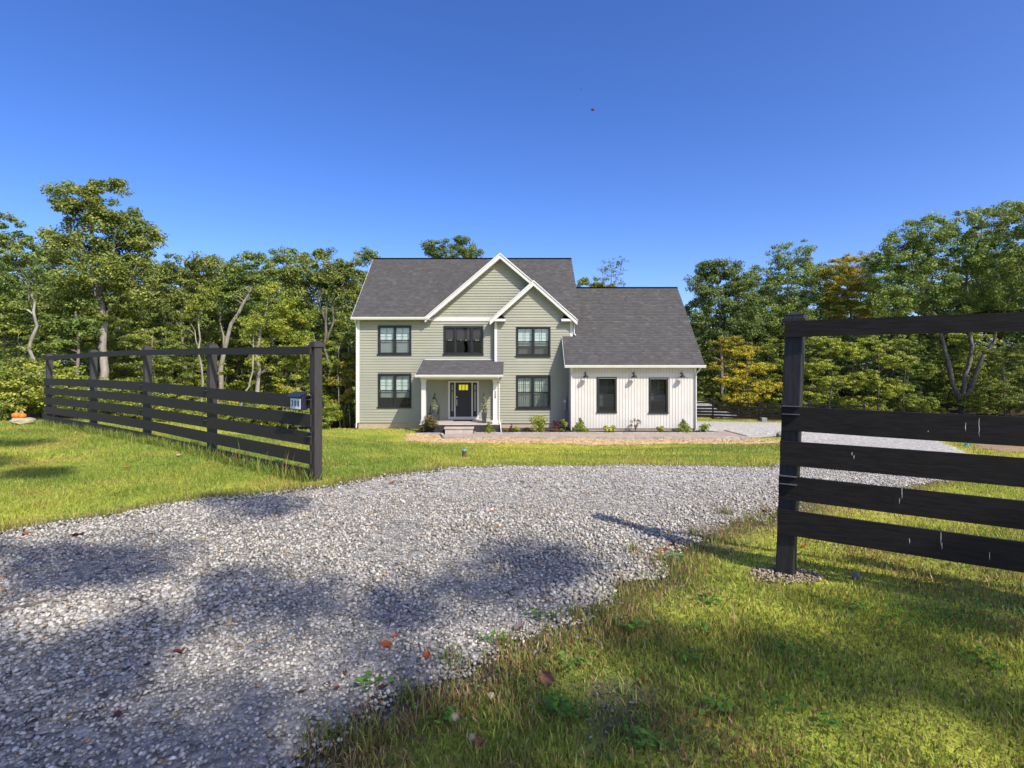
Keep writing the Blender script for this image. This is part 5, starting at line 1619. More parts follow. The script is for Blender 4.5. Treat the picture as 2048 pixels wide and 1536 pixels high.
FL = [
 (773, 1301, 30, 'orange', 'large bright orange leaf on the gravel near the tongue of turf', .25), (790, 1284, 15, 'orange', 'small orange leaf just beyond the large bright orange leaf on gravel', .4),
 (854, 1326, 24, 'orange', 'curled orange leaf on gravel close to the grass clump', .6), (838, 1332, 13, 'brown', 'small brown leaf touching the curled orange leaf', .5),
 (356, 1316, 22, 'red', 'folded red leaf on sunlit gravel halfway to the frame edge', .7), (294, 1342, 22, 'darkred', 'dark red leaf on shaded gravel near the folded red leaf', .5),
 (690, 1357, 16, 'red', 'red leaf at the shaded gravel edge, farthest of three red leaves', .4), (654, 1379, 18, 'red', 'deep red leaf with lobes at the shaded gravel edge', .5), (674, 1387, 14, 'red', 'small red leaf between the shaded gravel edge leaves', .4), (604, 1396, 16, 'darkred', 'blackish red leaf on dark gravel left of the turf', .5), (764, 1391, 20, 'darkred', 'dark red leaf among dry stems by the weed rosette', .5),
 (984, 1029, 14, 'orange', 'lone orange leaf out in the middle of the sunny gravel', .5), (403, 1222, 18, 'orange', 'flat orange-brown leaf on sunny gravel near the twig', .2), (155, 1076, 26, 'darkred', 'dark red leaf at the foot of the lawn edge', .5), (52, 1075, 18, 'orange', 'rusty orange leaf lying on the lawn edge', .4), (303, 1075, 12, 'orange', 'tiny orange leaf on gravel beyond the twig', .4),
 (1040, 1270, 30, 'grey', 'curled greyish dead leaf at the top of the turf tongue', 1.0), (1096, 1372, 44, 'tan', 'large tan oak leaf standing upright in the near turf', .7), (1414, 1200, 22, 'brown', 'reddish brown leaf in the turf below the fence post', .6),
 (1349, 1100, 24, 'brown', 'brown leaf standing in the shadow of the fence post', .9), (1301, 1108, 16, 'brown', 'small brown leaf at the tuft beside the post shadow', .6), (1322, 1112, 20, 'orange', 'rusty leaf on the tuft beside the post shadow', .5), (1371, 1106, 16, 'brown', 'curled brown leaf on gravel just past the post shadow', .7), (1405, 1108, 16, 'orange', 'orange-brown leaf on gravel near the turf edge by the post', .5), (1460, 1109, 24, 'tan', 'pinkish tan leaf on the turf edge left of the post', .5),
 (1608, 1098, 14, 'orange', 'small orange leaf in bright turf behind the fence post', .5), (785, 969, 16, 'orange', 'orange leaf on the far gravel edge beyond the letterbox fence', .4), (1530, 1030, 22, 'brown', 'brown leaf in weeds at the gravel edge by the post', .7),
 (357, 914, 12, 'pale', 'pale curled leaf on the lawn before the middle of the long fence', .5), (84, 884, 14, 'brown', 'brown leaf on the lawn near the far end of the long fence', .5), (42, 862, 16, 'pale', 'pale leaf on the lawn below the pumpkin boulder', .5), (254, 939, 12, 'orange', 'orange leaf on the open lawn before the long fence', .5), (95, 975, 12, 'orange', 'yellowish orange leaf on the lawn between two tree shadows', .4), (231, 992, 12, 'tan', 'tan leaf on sunlit lawn just above the drive edge', .5), (605, 1000, 10, 'orange', 'tiny orange leaf on the lawn edge near the end post', .5), (603, 890, 10, 'orange', 'small red-orange leaf on the lawn seen under the letterbox', .5), (486, 1014, 12, 'brown', 'brown leaf on the lawn edge below the long fence', .5),
 (235, 1447, 22, 'darkred', 'dull dark red leaf on deeply shaded gravel near the frame bottom', .3), (955, 1500, 28, 'brown', 'brown leaf among stones and turf at the frame bottom', .6), (925, 1446, 18, 'orange', 'rusty leaf under dry stems on the stony bare patch', .4),
]
for a in FL:
    fallen_leaf(*a, pitch=(1.1 if 'standing' in a[4] else .15))
fallen_leaf(0, 0, 8, 'brown', 'reddish brown leaf falling through the blue sky', .5, 1.2, 2.6, 'leaves drifting in the air', at(1185, 219, 7.0))
fallen_leaf(0, 1, 8, 'green', 'dull green leaf falling through the blue sky, above the reddish one', .5, 1.45, 1.2, 'leaves drifting in the air', at(1161.5, 179, 9.0))

def stick(name, label, pts, r):
    P = [hit(a, b) + Vector((0, 0, .022 + .008 * (i % 2))) for i, (a, b) in enumerate(pts)]
    tag(MB().tube(P, r, 7).build(name, M['stick']), label, 'stick')
stick('stick', 'long dark fallen stick lying on shaded gravel at the frame edge', [(-40, 1240), (0, 1231), (40, 1225), (75, 1218), (110, 1207), (150, 1195)], [.016, .018, .015, .015, .012, .006])
stick('twig', 'short broken twig on sunny gravel right of the long stick', [(262, 1204), (280, 1211), (306, 1220)], [.009, .008, .006])
stick('twig', 'thin grey twig lying in the near turf', [(1166, 1284), (1185, 1292), (1204, 1303)], [.007, .006, .004])
p = hit(1712, 1161)
tag(rock_mb((p.x, p.y, p.z + .03), (.035, .03, .03), 21, 1).build('grey_stone', M['rock_grey']), 'small grey stone half hidden in the turf under the near fence', 'stone')
for (px, py, r, lb, sd) in ((905, 1448, .030, 'pale upright stone chip on the bare stony patch', 31), (983, 1405, .022, 'grey flat stone on the bare patch near the tan oak leaf', 32), (945, 1482, .020, 'tan round pebble low on the bare stony patch', 33), (903, 1290, .018, 'rounded brownish pebble on the gravel beyond the turf tongue', 34)):
    p = hit(px, py)
    tag(rock_mb((p.x, p.y, p.z + r * .5), (r, r, r * .8), sd, 1).build('pebble', M['rock'] if 'tan' in lb or 'pale' in lb or 'brown' in lb else M['rock_grey']), lb, 'stone', 'loose stones by the turf')

# ------------------------------------------------------------------ trees
def tree_meshes(seed, stems, lobes, cr=.75, per=110, L=.20, flat=.6, core=.35, tint=(.68, 1.32), limb=.06, sides=5):
    """stems: list of (points, radii) of trunks and main limbs; lobes: (centre, radii, number of leaf clusters).
    Clusters are joined to the nearest wood below them, so limbs branch towards the crown's outside."""
    rg = np.random.default_rng(seed)
    mb = MB(); nodes = []
    for pts, rad in stems:
        P = [Vector(p) for p in pts]
        # slight crookedness
        Q = []; Rr = []
        for i in range(len(P) - 1):
            for f in (0, .5):
                q = P[i].lerp(P[i + 1], f); k = (P[i + 1] - P[i]).length * .035
                if i or f: q = q + Vector((rg.normal(0, k), rg.normal(0, k), 0))
                Q.append(q); Rr.append(rad[i] * (1 - f) + rad[i + 1] * f)
        Q.append(P[-1]); Rr.append(rad[-1])
        Rr[0] *= 1.25
        mb.tube(Q, Rr, 8 if rad[0] > .12 else sides)
        H = max(q.z for q in Q)
        for i in range(len(Q) - 1):
            for f in np.linspace(0, 1, 4)[:-1]:
                q = Q[i].lerp(Q[i + 1], float(f))
                if q.z > .28 * H: nodes.append((q, Rr[i] * .6))
    cs = []; rs = []
    for c, r, n in lobes:
        for _ in range(n):
            d = rg.normal(size=3); d /= np.linalg.norm(d)
            q = rg.uniform(core, 1) ** .5
            cs.append(np.array(c) + d * q * np.array(r)); s = cr * rg.uniform(.6, 1.35); rs.append((s, s, s * flat))
    order = sorted(range(len(cs)), key=lambda i: min((Vector(cs[i]) - n[0]).length for n in nodes))
    for i in order:
        c = Vector(cs[i])
        best = min(nodes, key=lambda n: (n[0] - c).length + (2.0 * max(0, n[0].z - c.z + .3)))
        a, ra = best
        ln = (c - a).length
        if ln < .25: continue
        mid = a.lerp(c, .5) + Vector((rg.normal(0, .06) * ln, rg.normal(0, .06) * ln, .10 * ln))
        r0 = min(ra * .8, limb * (.5 + ln * .15))
        mb.tube([a, mid, c], [r0, r0 * .65, r0 * .3], 4 if r0 < .04 else 5, cap=False)
        nodes.append((mid, r0 * .7)); nodes.append((c, r0 * .4))
        for _ in range(2):
            e = c + Vector((rg.normal(0, .5), rg.normal(0, .5), rg.normal(.1, .3))) * cr
            mb.tube([c, e], [r0 * .35, .008], 3, cap=False)
    V, C = leaf_cloud(rg, cs, rs, per, L, .62, tint=tint, shell=.12)
    tm = bpy.data.meshes.new('trunk'); tm.from_pydata(mb.v, [], mb.f); tm.materials.append(M['bark'])
    tm.polygons.foreach_set('use_smooth', [True] * len(tm.polygons))
    co = np_mesh('crown', V, [np.arange(len(V)).reshape(-1, 4)], M['oak'], C)
    cm_ = co.data; bpy.data.objects.remove(co)
    return tm, cm_

def plant_tree(name, meshes, X, Y, label, cat='tree', group=None, rz=0, sc=(1, 1, 1), leaf='oak', bark='bark', z=None):
    t = empty(name, (X, Y, (gz(X, Y) if z is None else z) - .08), label, cat, group, rz)
    t.scale = sc
    for nm, me, mt in (('trunk', meshes[0], bark), ('crown', meshes[1], leaf)):
        o = bpy.data.objects.new(nm, me); COL.objects.link(o); o.parent = t
        o.material_slots[0].link = 'OBJECT'; o.material_slots[0].material = M[mt]
    return t

def photo_tree(name, seed, px, Y, stems, lobes, label, leaf, bark='bark', cr=.75, per=110, L=.20, deep=.9, dens=1.0, **kw):
    """A tree whose trunk and crown are given by rows and columns of the photograph at its own distance, with the crown as deep as it is wide."""
    X = spot(px, Y); g = gz(X, Y); m = Y / FPX; cr = cr * .60; per = max(12, int(per * .80)); L = L * .80
    def pt(a, b, dy=0): return ((a - px) * m, dy, CAMZ + (HOR - b) * m - g)
    st = []
    for pts, r0, r1 in stems:
        P = [pt(*p) for p in pts]
        n = len(P)
        st.append((P, [r0 + (r1 - r0) * (i / (n - 1)) for i in range(n)]))
    if st[0][0][0][2] > 0:
        p0 = st[0][0][0]; st[0] = ([(p0[0] - .1, 0, -.15)] + st[0][0], [st[0][1][0] * 1.15] + st[0][1])
    rg = random.Random(seed)
    lb = []
    for a, b, rx, rz_ in lobes:
        vol = (rx * m) ** 2 * rz_ * m
        n = max(5, int(dens * 3.2 * vol ** .62 / cr ** 1.6 + 4))
        ry = rx * m * deep
        x, y, z = pt(a, b, rg.uniform(-.35, .35) * ry)
        lb.append(((x, y, z), (max(.2, rx * m - cr * .25), max(.2, ry - cr * .3), max(.2, rz_ * m - cr * .2)), n))
    return plant_tree(name, tree_meshes(seed, st, lb, cr, per, L, **kw), X, Y, label, leaf=leaf, bark=bark, z=g)

PT = photo_tree
PT('oak_tree', 101, 207, 30, [([(212, 850), (206, 740), (203, 640), (199, 580), (190, 520), (183, 450), (178, 400)], .24, .05), ([(200, 600), (178, 560), (155, 500), (140, 440)], .11, .03), ([(199, 590), (225, 520), (228, 450)], .11, .03), ([(203, 640), (240, 580), (275, 520)], .09, .03)],
   [(150, 398, 52, 44), (226, 400, 52, 46), (250, 450, 50, 44), (190, 460, 72, 45), (287, 478, 34, 34), (112, 468, 32, 32), (180, 545, 92, 42), (250, 535, 58, 36), (135, 600, 55, 40), (210, 612, 60, 30), (165, 500, 70, 40), (230, 500, 60, 40), (185, 410, 50, 40), (150, 640, 50, 30), (265, 590, 40, 34)],
   'tallest oak of the woods behind the long fence, its crown well above the others', 'oak_olive', 'bark_pale', dens=1.0, per=150, L=.19)
PT('twisted_tree', 102, 85, 24, [([(90, 800), (86, 760), (78, 735), (60, 700), (58, 684), (72, 655), (74, 640), (66, 600), (50, 560), (36, 520), (30, 480)], .10, .035), ([(60, 700), (42, 690), (34, 678)], .045, .012), ([(58, 600), (60, 560), (80, 540)], .03, .01)],
   [(18, 455, 34, 40), (45, 500, 38, 40), (5, 540, 40, 45), (75, 560, 28, 35), (20, 620, 34, 35)], 'tree with a pale crooked zigzag trunk near the pumpkins at the wood edge', 'oak', 'bark_pale', cr=.55, per=120, L=.15)
PT('oak_tree', 103, 365, 37, [([(375, 830), (372, 720), (368, 640), (362, 570), (360, 530)], .17, .04), ([(370, 680), (395, 610), (412, 560)], .09, .03)],
   [(310, 545, 40, 32), (355, 532, 45, 28), (405, 530, 45, 27), (432, 560, 36, 34), (370, 580, 70, 36), (330, 610, 45, 35)], 'round-topped green oak behind the middle of the long fence, next right of the tallest oak', 'oak_olive', per=120)
PT('leaning_oak', 104, 437, 36, [([(434, 850), (438, 770), (447, 700), (462, 645), (485, 605), (500, 580), (512, 550)], .19, .05), ([(447, 700), (440, 640), (444, 615)], .07, .03)],
   [(500, 528, 44, 30), (465, 552, 40, 34), (538, 556, 38, 34), (500, 575, 55, 30), (430, 600, 40, 30)], 'oak with a thick pale trunk leaning rightward behind the long fence', 'oak', 'bark_pale', per=120)
PT('yellowing_tree', 105, 512, 33, [([(512, 850), (514, 770), (513, 700), (522, 660), (532, 630), (540, 590)], .15, .04)],
   [(545, 598, 46, 40), (585, 640, 52, 38), (525, 650, 42, 34), (565, 690, 56, 30), (600, 690, 40, 26), (545, 720, 50, 24)], 'yellowing tree with an inclined trunk, straight above the letterbox end of the fence', 'yellowgreen', 'bark_pale', cr=.6, per=130, L=.15)
PT('oak_tree', 106, 652, 37, [([(668, 850), (660, 740), (652, 690), (650, 640), (655, 590)], .16, .05), ([(652, 690), (668, 640), (664, 600), (690, 560)], .09, .03), ([(650, 640), (638, 600), (640, 560)], .08, .03), ([(655, 590), (620, 560), (600, 540)], .06, .02)],
   [(645, 522, 56, 28), (645, 545, 60, 30), (605, 548, 40, 30), (690, 545, 44, 34), (650, 565, 66, 28), (600, 590, 34, 24), (700, 600, 34, 34)], 'domed oak with two bare pale limbs just left of the house', 'oak_olive', per=130)
PT('dark_tree', 107, 728, 44, [([(728, 850), (730, 700), (735, 560)], .14, .04)],
   [(737, 512, 30, 20), (722, 545, 32, 30), (740, 580, 34, 36), (712, 600, 30, 40), (725, 660, 30, 44)], 'dark green tree partly hidden by the left edge of the main roof', 'oak_dark', per=130)
PT('oak_tree', 108, 898, 52, [([(898, 850), (898, 640), (895, 520)], .2, .05)], [(876, 497, 34, 22), (920, 488, 32, 22), (900, 505, 52, 22), (945, 505, 20, 14), (890, 540, 50, 30)], 'dark tree crown showing above the main roof ridge', 'oak_dark', per=150, cr=.8)
PT('maple_tree', 109, 1192, 46, [([(1192, 850), (1192, 640), (1190, 570)], .14, .04)], [(1180, 572, 30, 20), (1212, 576, 30, 16), (1195, 590, 44, 24), (1195, 640, 44, 40)], 'low yellow-green tree crown showing above the garage ridge', 'yellowgreen', per=160, cr=.6, L=.15)
PT('bare_tree', 110, 1224, 44, [([(1220, 850), (1222, 640), (1222, 560), (1218, 515)], .08, .015), ([(1222, 580), (1238, 545), (1250, 512)], .03, .008), ([(1222, 600), (1205, 550), (1204, 520)], .03, .008)],
   [(1222, 530, 22, 22), (1244, 530, 14, 24), (1206, 548, 14, 22), (1236, 568, 20, 20)], 'thin half-bare tree with sparse leaves above the garage ridge', 'oak', per=16, cr=.5, L=.16, dens=1.1)
PT('oak_tree', 111, 1442, 54, [([(1445, 850), (1442, 720), (1440, 620), (1436, 560)], .22, .06), ([(1442, 660), (1475, 600), (1485, 560)], .1, .03)],
   [(1440, 536, 46, 22), (1405, 570, 36, 32), (1478, 556, 40, 30), (1395, 625, 34, 36), (1440, 600, 66, 36), (1450, 660, 60, 34), (1500, 610, 34, 36), (1440, 565, 50, 30), (1400, 680, 40, 40), (1480, 640, 50, 40), (1415, 540, 24, 20)], 'dark green oak nearest the garage gable on the far side of the gravel', 'oak_dark', per=140, cr=.95, L=.24)
PT('oak_tree', 112, 1582, 57, [([(1580, 850), (1582, 720), (1580, 620), (1578, 540)], .22, .06), ([(1582, 680), (1610, 610), (1622, 570)], .1, .03)],
   [(1582, 503, 46, 28), (1548, 540, 46, 28), (1622, 545, 40, 30), (1582, 580, 70, 34), (1530, 600, 40, 34), (1630, 620, 40, 34), (1582, 545, 50, 30), (1590, 640, 60, 34), (1520, 560, 30, 30)], 'tall open-topped green oak standing just behind the near fence post', 'oak', per=105, cr=.95, L=.22)
PT('turning_maple', 113, 1700, 56, [([(1700, 850), (1700, 720), (1698, 620), (1695, 560)], .18, .05)],
   [(1678, 538, 34, 26), (1715, 528, 34, 28), (1745, 520, 24, 20), (1690, 585, 54, 34), (1730, 590, 40, 40), (1660, 610, 30, 30), (1700, 560, 50, 30), (1710, 640, 54, 34), (1650, 560, 30, 34)], 'maple with orange turning twigs in its crown above the near fence rail', 'orange', per=120, cr=.85, L=.2)
PT('forked_oak', 114, 1926, 51, [([(1926, 850), (1924, 815), (1906, 765), (1892, 705), (1880, 665), (1858, 610), (1838, 550), (1830, 500)], .26, .06), ([(1924, 815), (1930, 750), (1938, 690), (1934, 620), (1930, 560), (1940, 490)], .22, .06), ([(1930, 800), (1955, 740), (1985, 680), (2010, 620), (2040, 540)], .22, .06)],
   [(1800, 492, 48, 40), (1852, 462, 50, 34), (1925, 452, 50, 38), (1995, 436, 54, 34), (2060, 440, 56, 44), (1880, 520, 84, 34), (1985, 510, 84, 40), (1775, 555, 40, 40), (1850, 580, 60, 30), (2070, 540, 60, 44), (1760, 510, 30, 34), (1830, 510, 60, 36), (1920, 500, 70, 40), (1940, 570, 80, 40), (2020, 580, 70, 44), (2030, 490, 60, 40), (1790, 600, 50, 34), (1890, 610, 60, 30)], 'large oak forking low into three grey limbs, framed by the near fence boards', 'oak', per=130, cr=1.0, L=.24)
PT('oak_tree', 115, 2120, 46, [([(2120, 850), (2110, 700), (2090, 560)], .25, .08)], [(2060, 440, 60, 40), (2110, 430, 60, 50), (2070, 520, 70, 50), (2130, 560, 80, 60)], 'broad oak at the far side of the near fence, cropped by the frame edge', 'oak_olive', per=130, cr=.95, L=.22)
# understory seen singly
PT('gold_maple', 116, 1500, 50, [([(1500, 850), (1498, 760), (1494, 680)], .07, .02)], [(1478, 700, 38, 14), (1505, 735, 44, 16), (1470, 760, 42, 14), (1522, 770, 40, 14), (1490, 792, 52, 13)], 'young golden maple in layers above the distant fence', 'gold', cr=.55, per=80, L=.17, dens=1.4, flat=.5)
PT('turning_tree', 117, 1452, 51, [([(1452, 850), (1454, 740), (1456, 660)], .07, .02)], [(1450, 680, 34, 13), (1475, 705, 30, 12), (1440, 730, 34, 13)], 'small tree turning orange between garage and near fence post', 'orange', cr=.5, per=80, L=.17, dens=1.4, flat=.5)
PT('young_maple', 118, 1660, 47, [([(1660, 850), (1662, 760), (1660, 690)], .09, .02)], [(1650, 690, 44, 22), (1690, 700, 40, 22), (1640, 735, 36, 20), (1670, 765, 46, 20), (1630, 790, 34, 16)], 'bright yellow-green maple seen right of the near post under the top rail', 'yellowgreen', cr=.6, per=110, L=.17, dens=1.3, flat=.4)
PT('young_maple', 119, 1758, 46, [([(1762, 850), (1760, 770), (1756, 690)], .09, .02)], [(1745, 690, 40, 22), (1790, 720, 36, 20), (1730, 755, 40, 22), (1775, 775, 44, 22), (1735, 800, 40, 14)], 'light yellow-green maple with pale sunlit tiers, between the post and the forked oak', 'yellowgreen', cr=.6, per=120, L=.17, dens=1.3, flat=.4)
PT('young_maple', 120, 1812, 50, [([(1812, 850), (1808, 760), (1805, 700)], .08, .02)], [(1810, 690, 34, 20), (1840, 740, 34, 18), (1800, 770, 34, 18), (1830, 800, 40, 14)], 'fresh green young tree close to the fork of the three-limbed oak', 'greenbright', cr=.6, per=110, L=.17, dens=1.2, flat=.4)
PT('beech_tree', 121, 2008, 48, [([(2010, 850), (2006, 760), (2004, 690)], .07, .02)], [(2000, 705, 40, 14), (2025, 740, 40, 14), (1985, 770, 36, 13), (2020, 800, 46, 13), (2045, 700, 30, 20)], 'small layered olive-green tree right of the forked oak', 'oak_olive', cr=.5, per=70, L=.16, dens=1.3, flat=.4)
PT('gold_sapling', 122, 575, 26, [([(575, 850), (574, 800)], .03, .015)], [(562, 770, 14, 8), (590, 782, 18, 7), (560, 800, 22, 8), (600, 805, 20, 8)], 'golden-orange sapling peeping over the fence just left of the letterbox', 'gold', cr=.22, per=70, L=.10, dens=1.1, flat=.5)
PT('turning_tree', 123, 690, 33, [([(690, 860), (688, 800), (690, 720)], .05, .02)], [(690, 720, 24, 16), (702, 745, 18, 14), (675, 760, 22, 14), (698, 790, 18, 16), (665, 810, 20, 16)], 'slender tree turning orange-yellow beside the left corner of the house', 'orange', cr=.4, per=90, L=.13, dens=1.2)
PT('birch_sapling', 124, 700, 33.5, [([(701, 862), (700, 800), (699, 750), (697, 690)], .05, .03)], [(697, 680, 16, 16), (702, 706, 12, 12)], 'slim pale-barked young tree right beside the house corner', 'yellowgreen', 'bark_pale', cr=.35, per=70, L=.12)
PT('birch_sapling', 125, 680, 33, [([(681, 855), (680, 800), (680, 740), (678, 690)], .045, .03)], [(676, 676, 18, 14), (684, 640, 14, 16)], 'slim pale-barked young tree above the black storage box', 'greenbright', 'bark_pale', cr=.35, per=70, L=.12)
PT('slim_tree', 126, 398, 31, [([(407, 850), (404, 760), (401, 700), (399, 650), (402, 610)], .085, .03), ([(401, 700), (390, 660), (378, 640)], .03, .012)], [(402, 610, 30, 22), (380, 640, 26, 20), (415, 585, 28, 18)], 'slim pale forked trunk just left of the fourth fence post', 'greenbright', 'bark_pale', cr=.5, per=80, L=.15)
PT('slim_tree', 127, 490, 30, [([(486, 790), (498, 770), (505, 740), (507, 690), (508, 650)], .06, .03)], [(508, 640, 26, 20), (495, 670, 22, 16)], 'young tree with a thin trunk curving out at its foot between two pale leaning trunks', 'greenbright', 'bark_pale', cr=.45, per=80, L=.14)
PT('slim_tree', 128, 152, 29, [([(150, 850), (152, 760), (153, 690), (152, 620)], .11, .06)], [(150, 600, 36, 30), (130, 640, 34, 28), (170, 650, 30, 28), (120, 690, 34, 24)], 'bushy tree with a grey trunk rising over the two farthest fence posts', 'oak', 'bark', cr=.6, per=120, L=.17)

# variants that many trees share
def generic(seed, H, r0, lobes, stems=None, **kw):
    kw['cr'] *= .68; kw['per'] = int(kw['per'] * .80); kw['L'] *= .82
    lobes = [(c, tuple(v * 1.12 for v in r), int(n * 2.1)) for c, r, n in lobes]
    st = [([(0, 0, -.2), (.1, .05, H * .3), (-.1, .1, H * .6), (0, 0, H * .9)], [r0, r0 * .8, r0 * .5, r0 * .15])] + (stems or [])
    return tree_meshes(seed, st, lobes, **kw)
GA = generic(201, 14, .2, [((0, 0, 11.6), (2.6, 2.6, 1.6), 26), ((1.6, .5, 9.6), (2.4, 2.4, 1.5), 24), ((-1.8, -.4, 9.2), (2.2, 2.2, 1.6), 22), ((0, 0, 7.4), (2.6, 2.6, 1.2), 18)], cr=.95, per=125, L=.24)
GB = generic(202, 15, .22, [((.6, 0, 12.4), (2.0, 2.0, 2.0), 24), ((-1.2, .5, 10.2), (2.2, 2.2, 1.5), 22), ((1.8, -.5, 9.0), (2.0, 2.0, 1.4), 20), ((-.5, 0, 7.0), (2.4, 2.4, 1.6), 20)], cr=.9, per=125, L=.24)
GC = generic(203, 7, .07, [((0, 0, 5.6), (1.4, 1.4, 1.0), 16), ((.5, 0, 4.0), (1.7, 1.7, .9), 18), ((-.4, 0, 2.6), (1.8, 1.8, .8), 18), ((.2, 0, 1.4), (1.5, 1.5, .6), 10)], cr=.55, per=110, L=.17, flat=.4)
GD = generic(204, 8, .08, [((.3, 0, 6.4), (1.2, 1.2, 1.2), 14), ((-.6, .2, 4.6), (1.6, 1.6, 1.0), 16), ((.7, -.2, 3.2), (1.6, 1.6, .8), 14), ((-.2, 0, 1.8), (1.4, 1.4, .7), 10)], cr=.5, per=110, L=.16, flat=.45)
GE = generic(205, 9, .07, [((.2, 0, 7.6), (1.3, 1.3, 1.2), 15), ((-.3, .2, 6.0), (1.5, 1.5, .9), 14)], cr=.55, per=110, L=.17)
GF = generic(206, 2, .03, [((0, 0, 1.2), (1.0, .8, .7), 16), ((.7, .1, .8), (.8, .7, .5), 10), ((-.7, 0, .9), (.8, .7, .6), 10)], cr=.38, per=85, L=.11, flat=.6)
rt = random.Random(77)
def scatter(name, meshes, spots_, label, group, leaves, barks=('bark_dark',), cat='tree', noun=None):
    base = label
    for (px, Y, h) in spots_:
        me, H = rt.choice(meshes)
        k = h / H * rt.uniform(.93, 1.07); w = k * rt.uniform(.9, 1.25)
        lf_ = rt.choice(leaves); bk = rt.choice(barks)
        if noun:
            label = COLW[lf_] + ' ' + noun + ' ' + next(t for lim, t in PLACES if px < lim)
            if label in SEEN:
                label = ('rear ' if Y > SEEN[label] else 'front ') + label
                if label in SEEN: label = label.replace('rear ', 'hindmost ').replace('front ', 'foremost ')
            SEEN[label] = Y
        plant_tree(name, me, spot(px, Y), Y, label, cat, group, rt.uniform(0, 6.28), (w, w, k), lf_, bk)
SEEN = {}
COLW = dict(oak='mid green', oak_olive='olive green', oak_dark='dark green', yellowgreen='yellow-green', greenbright='fresh green', gold='golden', orange='turning orange')
PLACES = [(-20, 'cropped by the frame edge beyond the pumpkins'), (30, 'straight above the two pumpkins'), (85, 'between the pumpkins and the farthest fence post'), (140, 'over the farthest post of the long fence'), (185, 'by the second farthest post of the long fence'), (230, 'at the foot of the tallest oak'),
          (275, 'just right of the tallest oak trunk'), (315, 'over the middle post of the long fence'), (350, 'just right of the middle post of the long fence'), (390, 'below the round-topped oak'), (430, 'at the slim pale forked trunk'), (470, 'at the leaning pale trunk'), (515, 'between the leaning oak and the yellowing tree'), (560, 'left of the letterbox'), (605, 'over the letterbox'),
          (645, 'at the end post with the letterbox'), (680, 'over the black storage box'), (760, 'against the left corner of the house'), (1340, 'showing over the roof of the house'), (1400, 'against the garage gable'), (1435, 'at the nearest dark oak beyond the garage'), (1465, 'around the small orange tree'), (1515, 'around the young golden maple'), (1553, 'just left of the near fence post'),
          (1615, 'behind the near fence post'), (1655, 'just right of the near fence post'), (1700, 'at the bright maple framed by the near fence'), (1760, 'at the light maple framed by the near fence'), (1830, 'left of the forked oak'), (1895, 'touching the forked oak on its left'), (1960, 'touching the forked oak on its right'), (2020, 'around the layered olive-green tree'), (9999, 'cropped by the frame edge above the near boards')]
jit = lambda v, s: v + rt.uniform(-s, s)
scatter('young_tree', [(GC, 7), (GD, 8)], [(jit(px, 10), jit(Y, 1.6), jit(h, .8)) for px, Y, h in ((-60, 24, 7), (5, 26, 6.5), (55, 28, 7.2), (105, 31, 7), (160, 35, 6.5), (228, 35, 6.5), (262, 34, 7), (300, 30, 6.5), (335, 34, 7), (380, 33, 6), (425, 39, 7), (472, 39, 7), (535, 37, 7), (590, 34, 6.5), (630, 36, 7), (675, 37, 7.5), (712, 38, 7))],
        'leafy young tree filling the wood edge behind the long fence', 'young trees behind the long fence', ['yellowgreen', 'greenbright', 'oak', 'yellowgreen', 'oak_olive'], ['bark', 'bark_pale', 'bark_dark'], noun='leafy young tree')
scatter('slender_tree', [(GE, 9)], [(jit(px, 8), jit(Y, 2), jit(h, 1)) for px, Y, h in ((30, 30, 9), (120, 36, 10), (245, 37, 9.5), (285, 40, 10), (350, 40, 9), (455, 40, 10), (560, 41, 9.5), (615, 40, 10), (700, 42, 9))],
        'slender tree with a bare lower trunk standing back in the woods behind the long fence', 'slender trees behind the long fence', ['oak', 'oak_olive', 'greenbright'], ['bark_pale', 'bark', 'bark_dark'], noun='bare-stemmed slender tree')
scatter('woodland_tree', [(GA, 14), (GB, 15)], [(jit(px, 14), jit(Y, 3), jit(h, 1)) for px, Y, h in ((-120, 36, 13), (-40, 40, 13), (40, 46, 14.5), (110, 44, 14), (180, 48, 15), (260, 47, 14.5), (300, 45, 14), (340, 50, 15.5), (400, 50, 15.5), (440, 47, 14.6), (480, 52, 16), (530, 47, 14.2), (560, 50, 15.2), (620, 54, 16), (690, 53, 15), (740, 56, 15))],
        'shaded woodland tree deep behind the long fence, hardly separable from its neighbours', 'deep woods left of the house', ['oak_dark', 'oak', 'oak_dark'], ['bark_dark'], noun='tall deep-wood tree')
scatter('wood_edge_shrub', [(GF, 2)], [(jit(px, 10), jit(Y, .8), jit(h, .35)) for px, Y, h in ((-30, 19, 2.4), (10, 19, 1.9), (28, 20, 2.6), (62, 19.5, 1.8), (78, 20.5, 2.4), (110, 23, 2.0), (135, 25, 2.0), (165, 26, 1.8), (200, 27, 1.9), (240, 27, 1.6), (275, 28, 1.9), (318, 28, 1.7), (355, 29, 1.9), (395, 29, 1.7), (435, 30, 1.8), (475, 30, 1.6), (510, 31, 1.9), (550, 30, 1.7), (600, 30.5, 1.7), (650, 32, 2.2), (668, 35, 1.8), (705, 38, 2))],
        'low yellow-green shrub along the wood edge behind the long fence', 'shrubs along the left wood edge', ['yellowgreen', 'yellowgreen', 'greenbright', 'gold', 'oak_olive'], ['bark_dark'], 'shrub', noun='low wood-edge shrub')
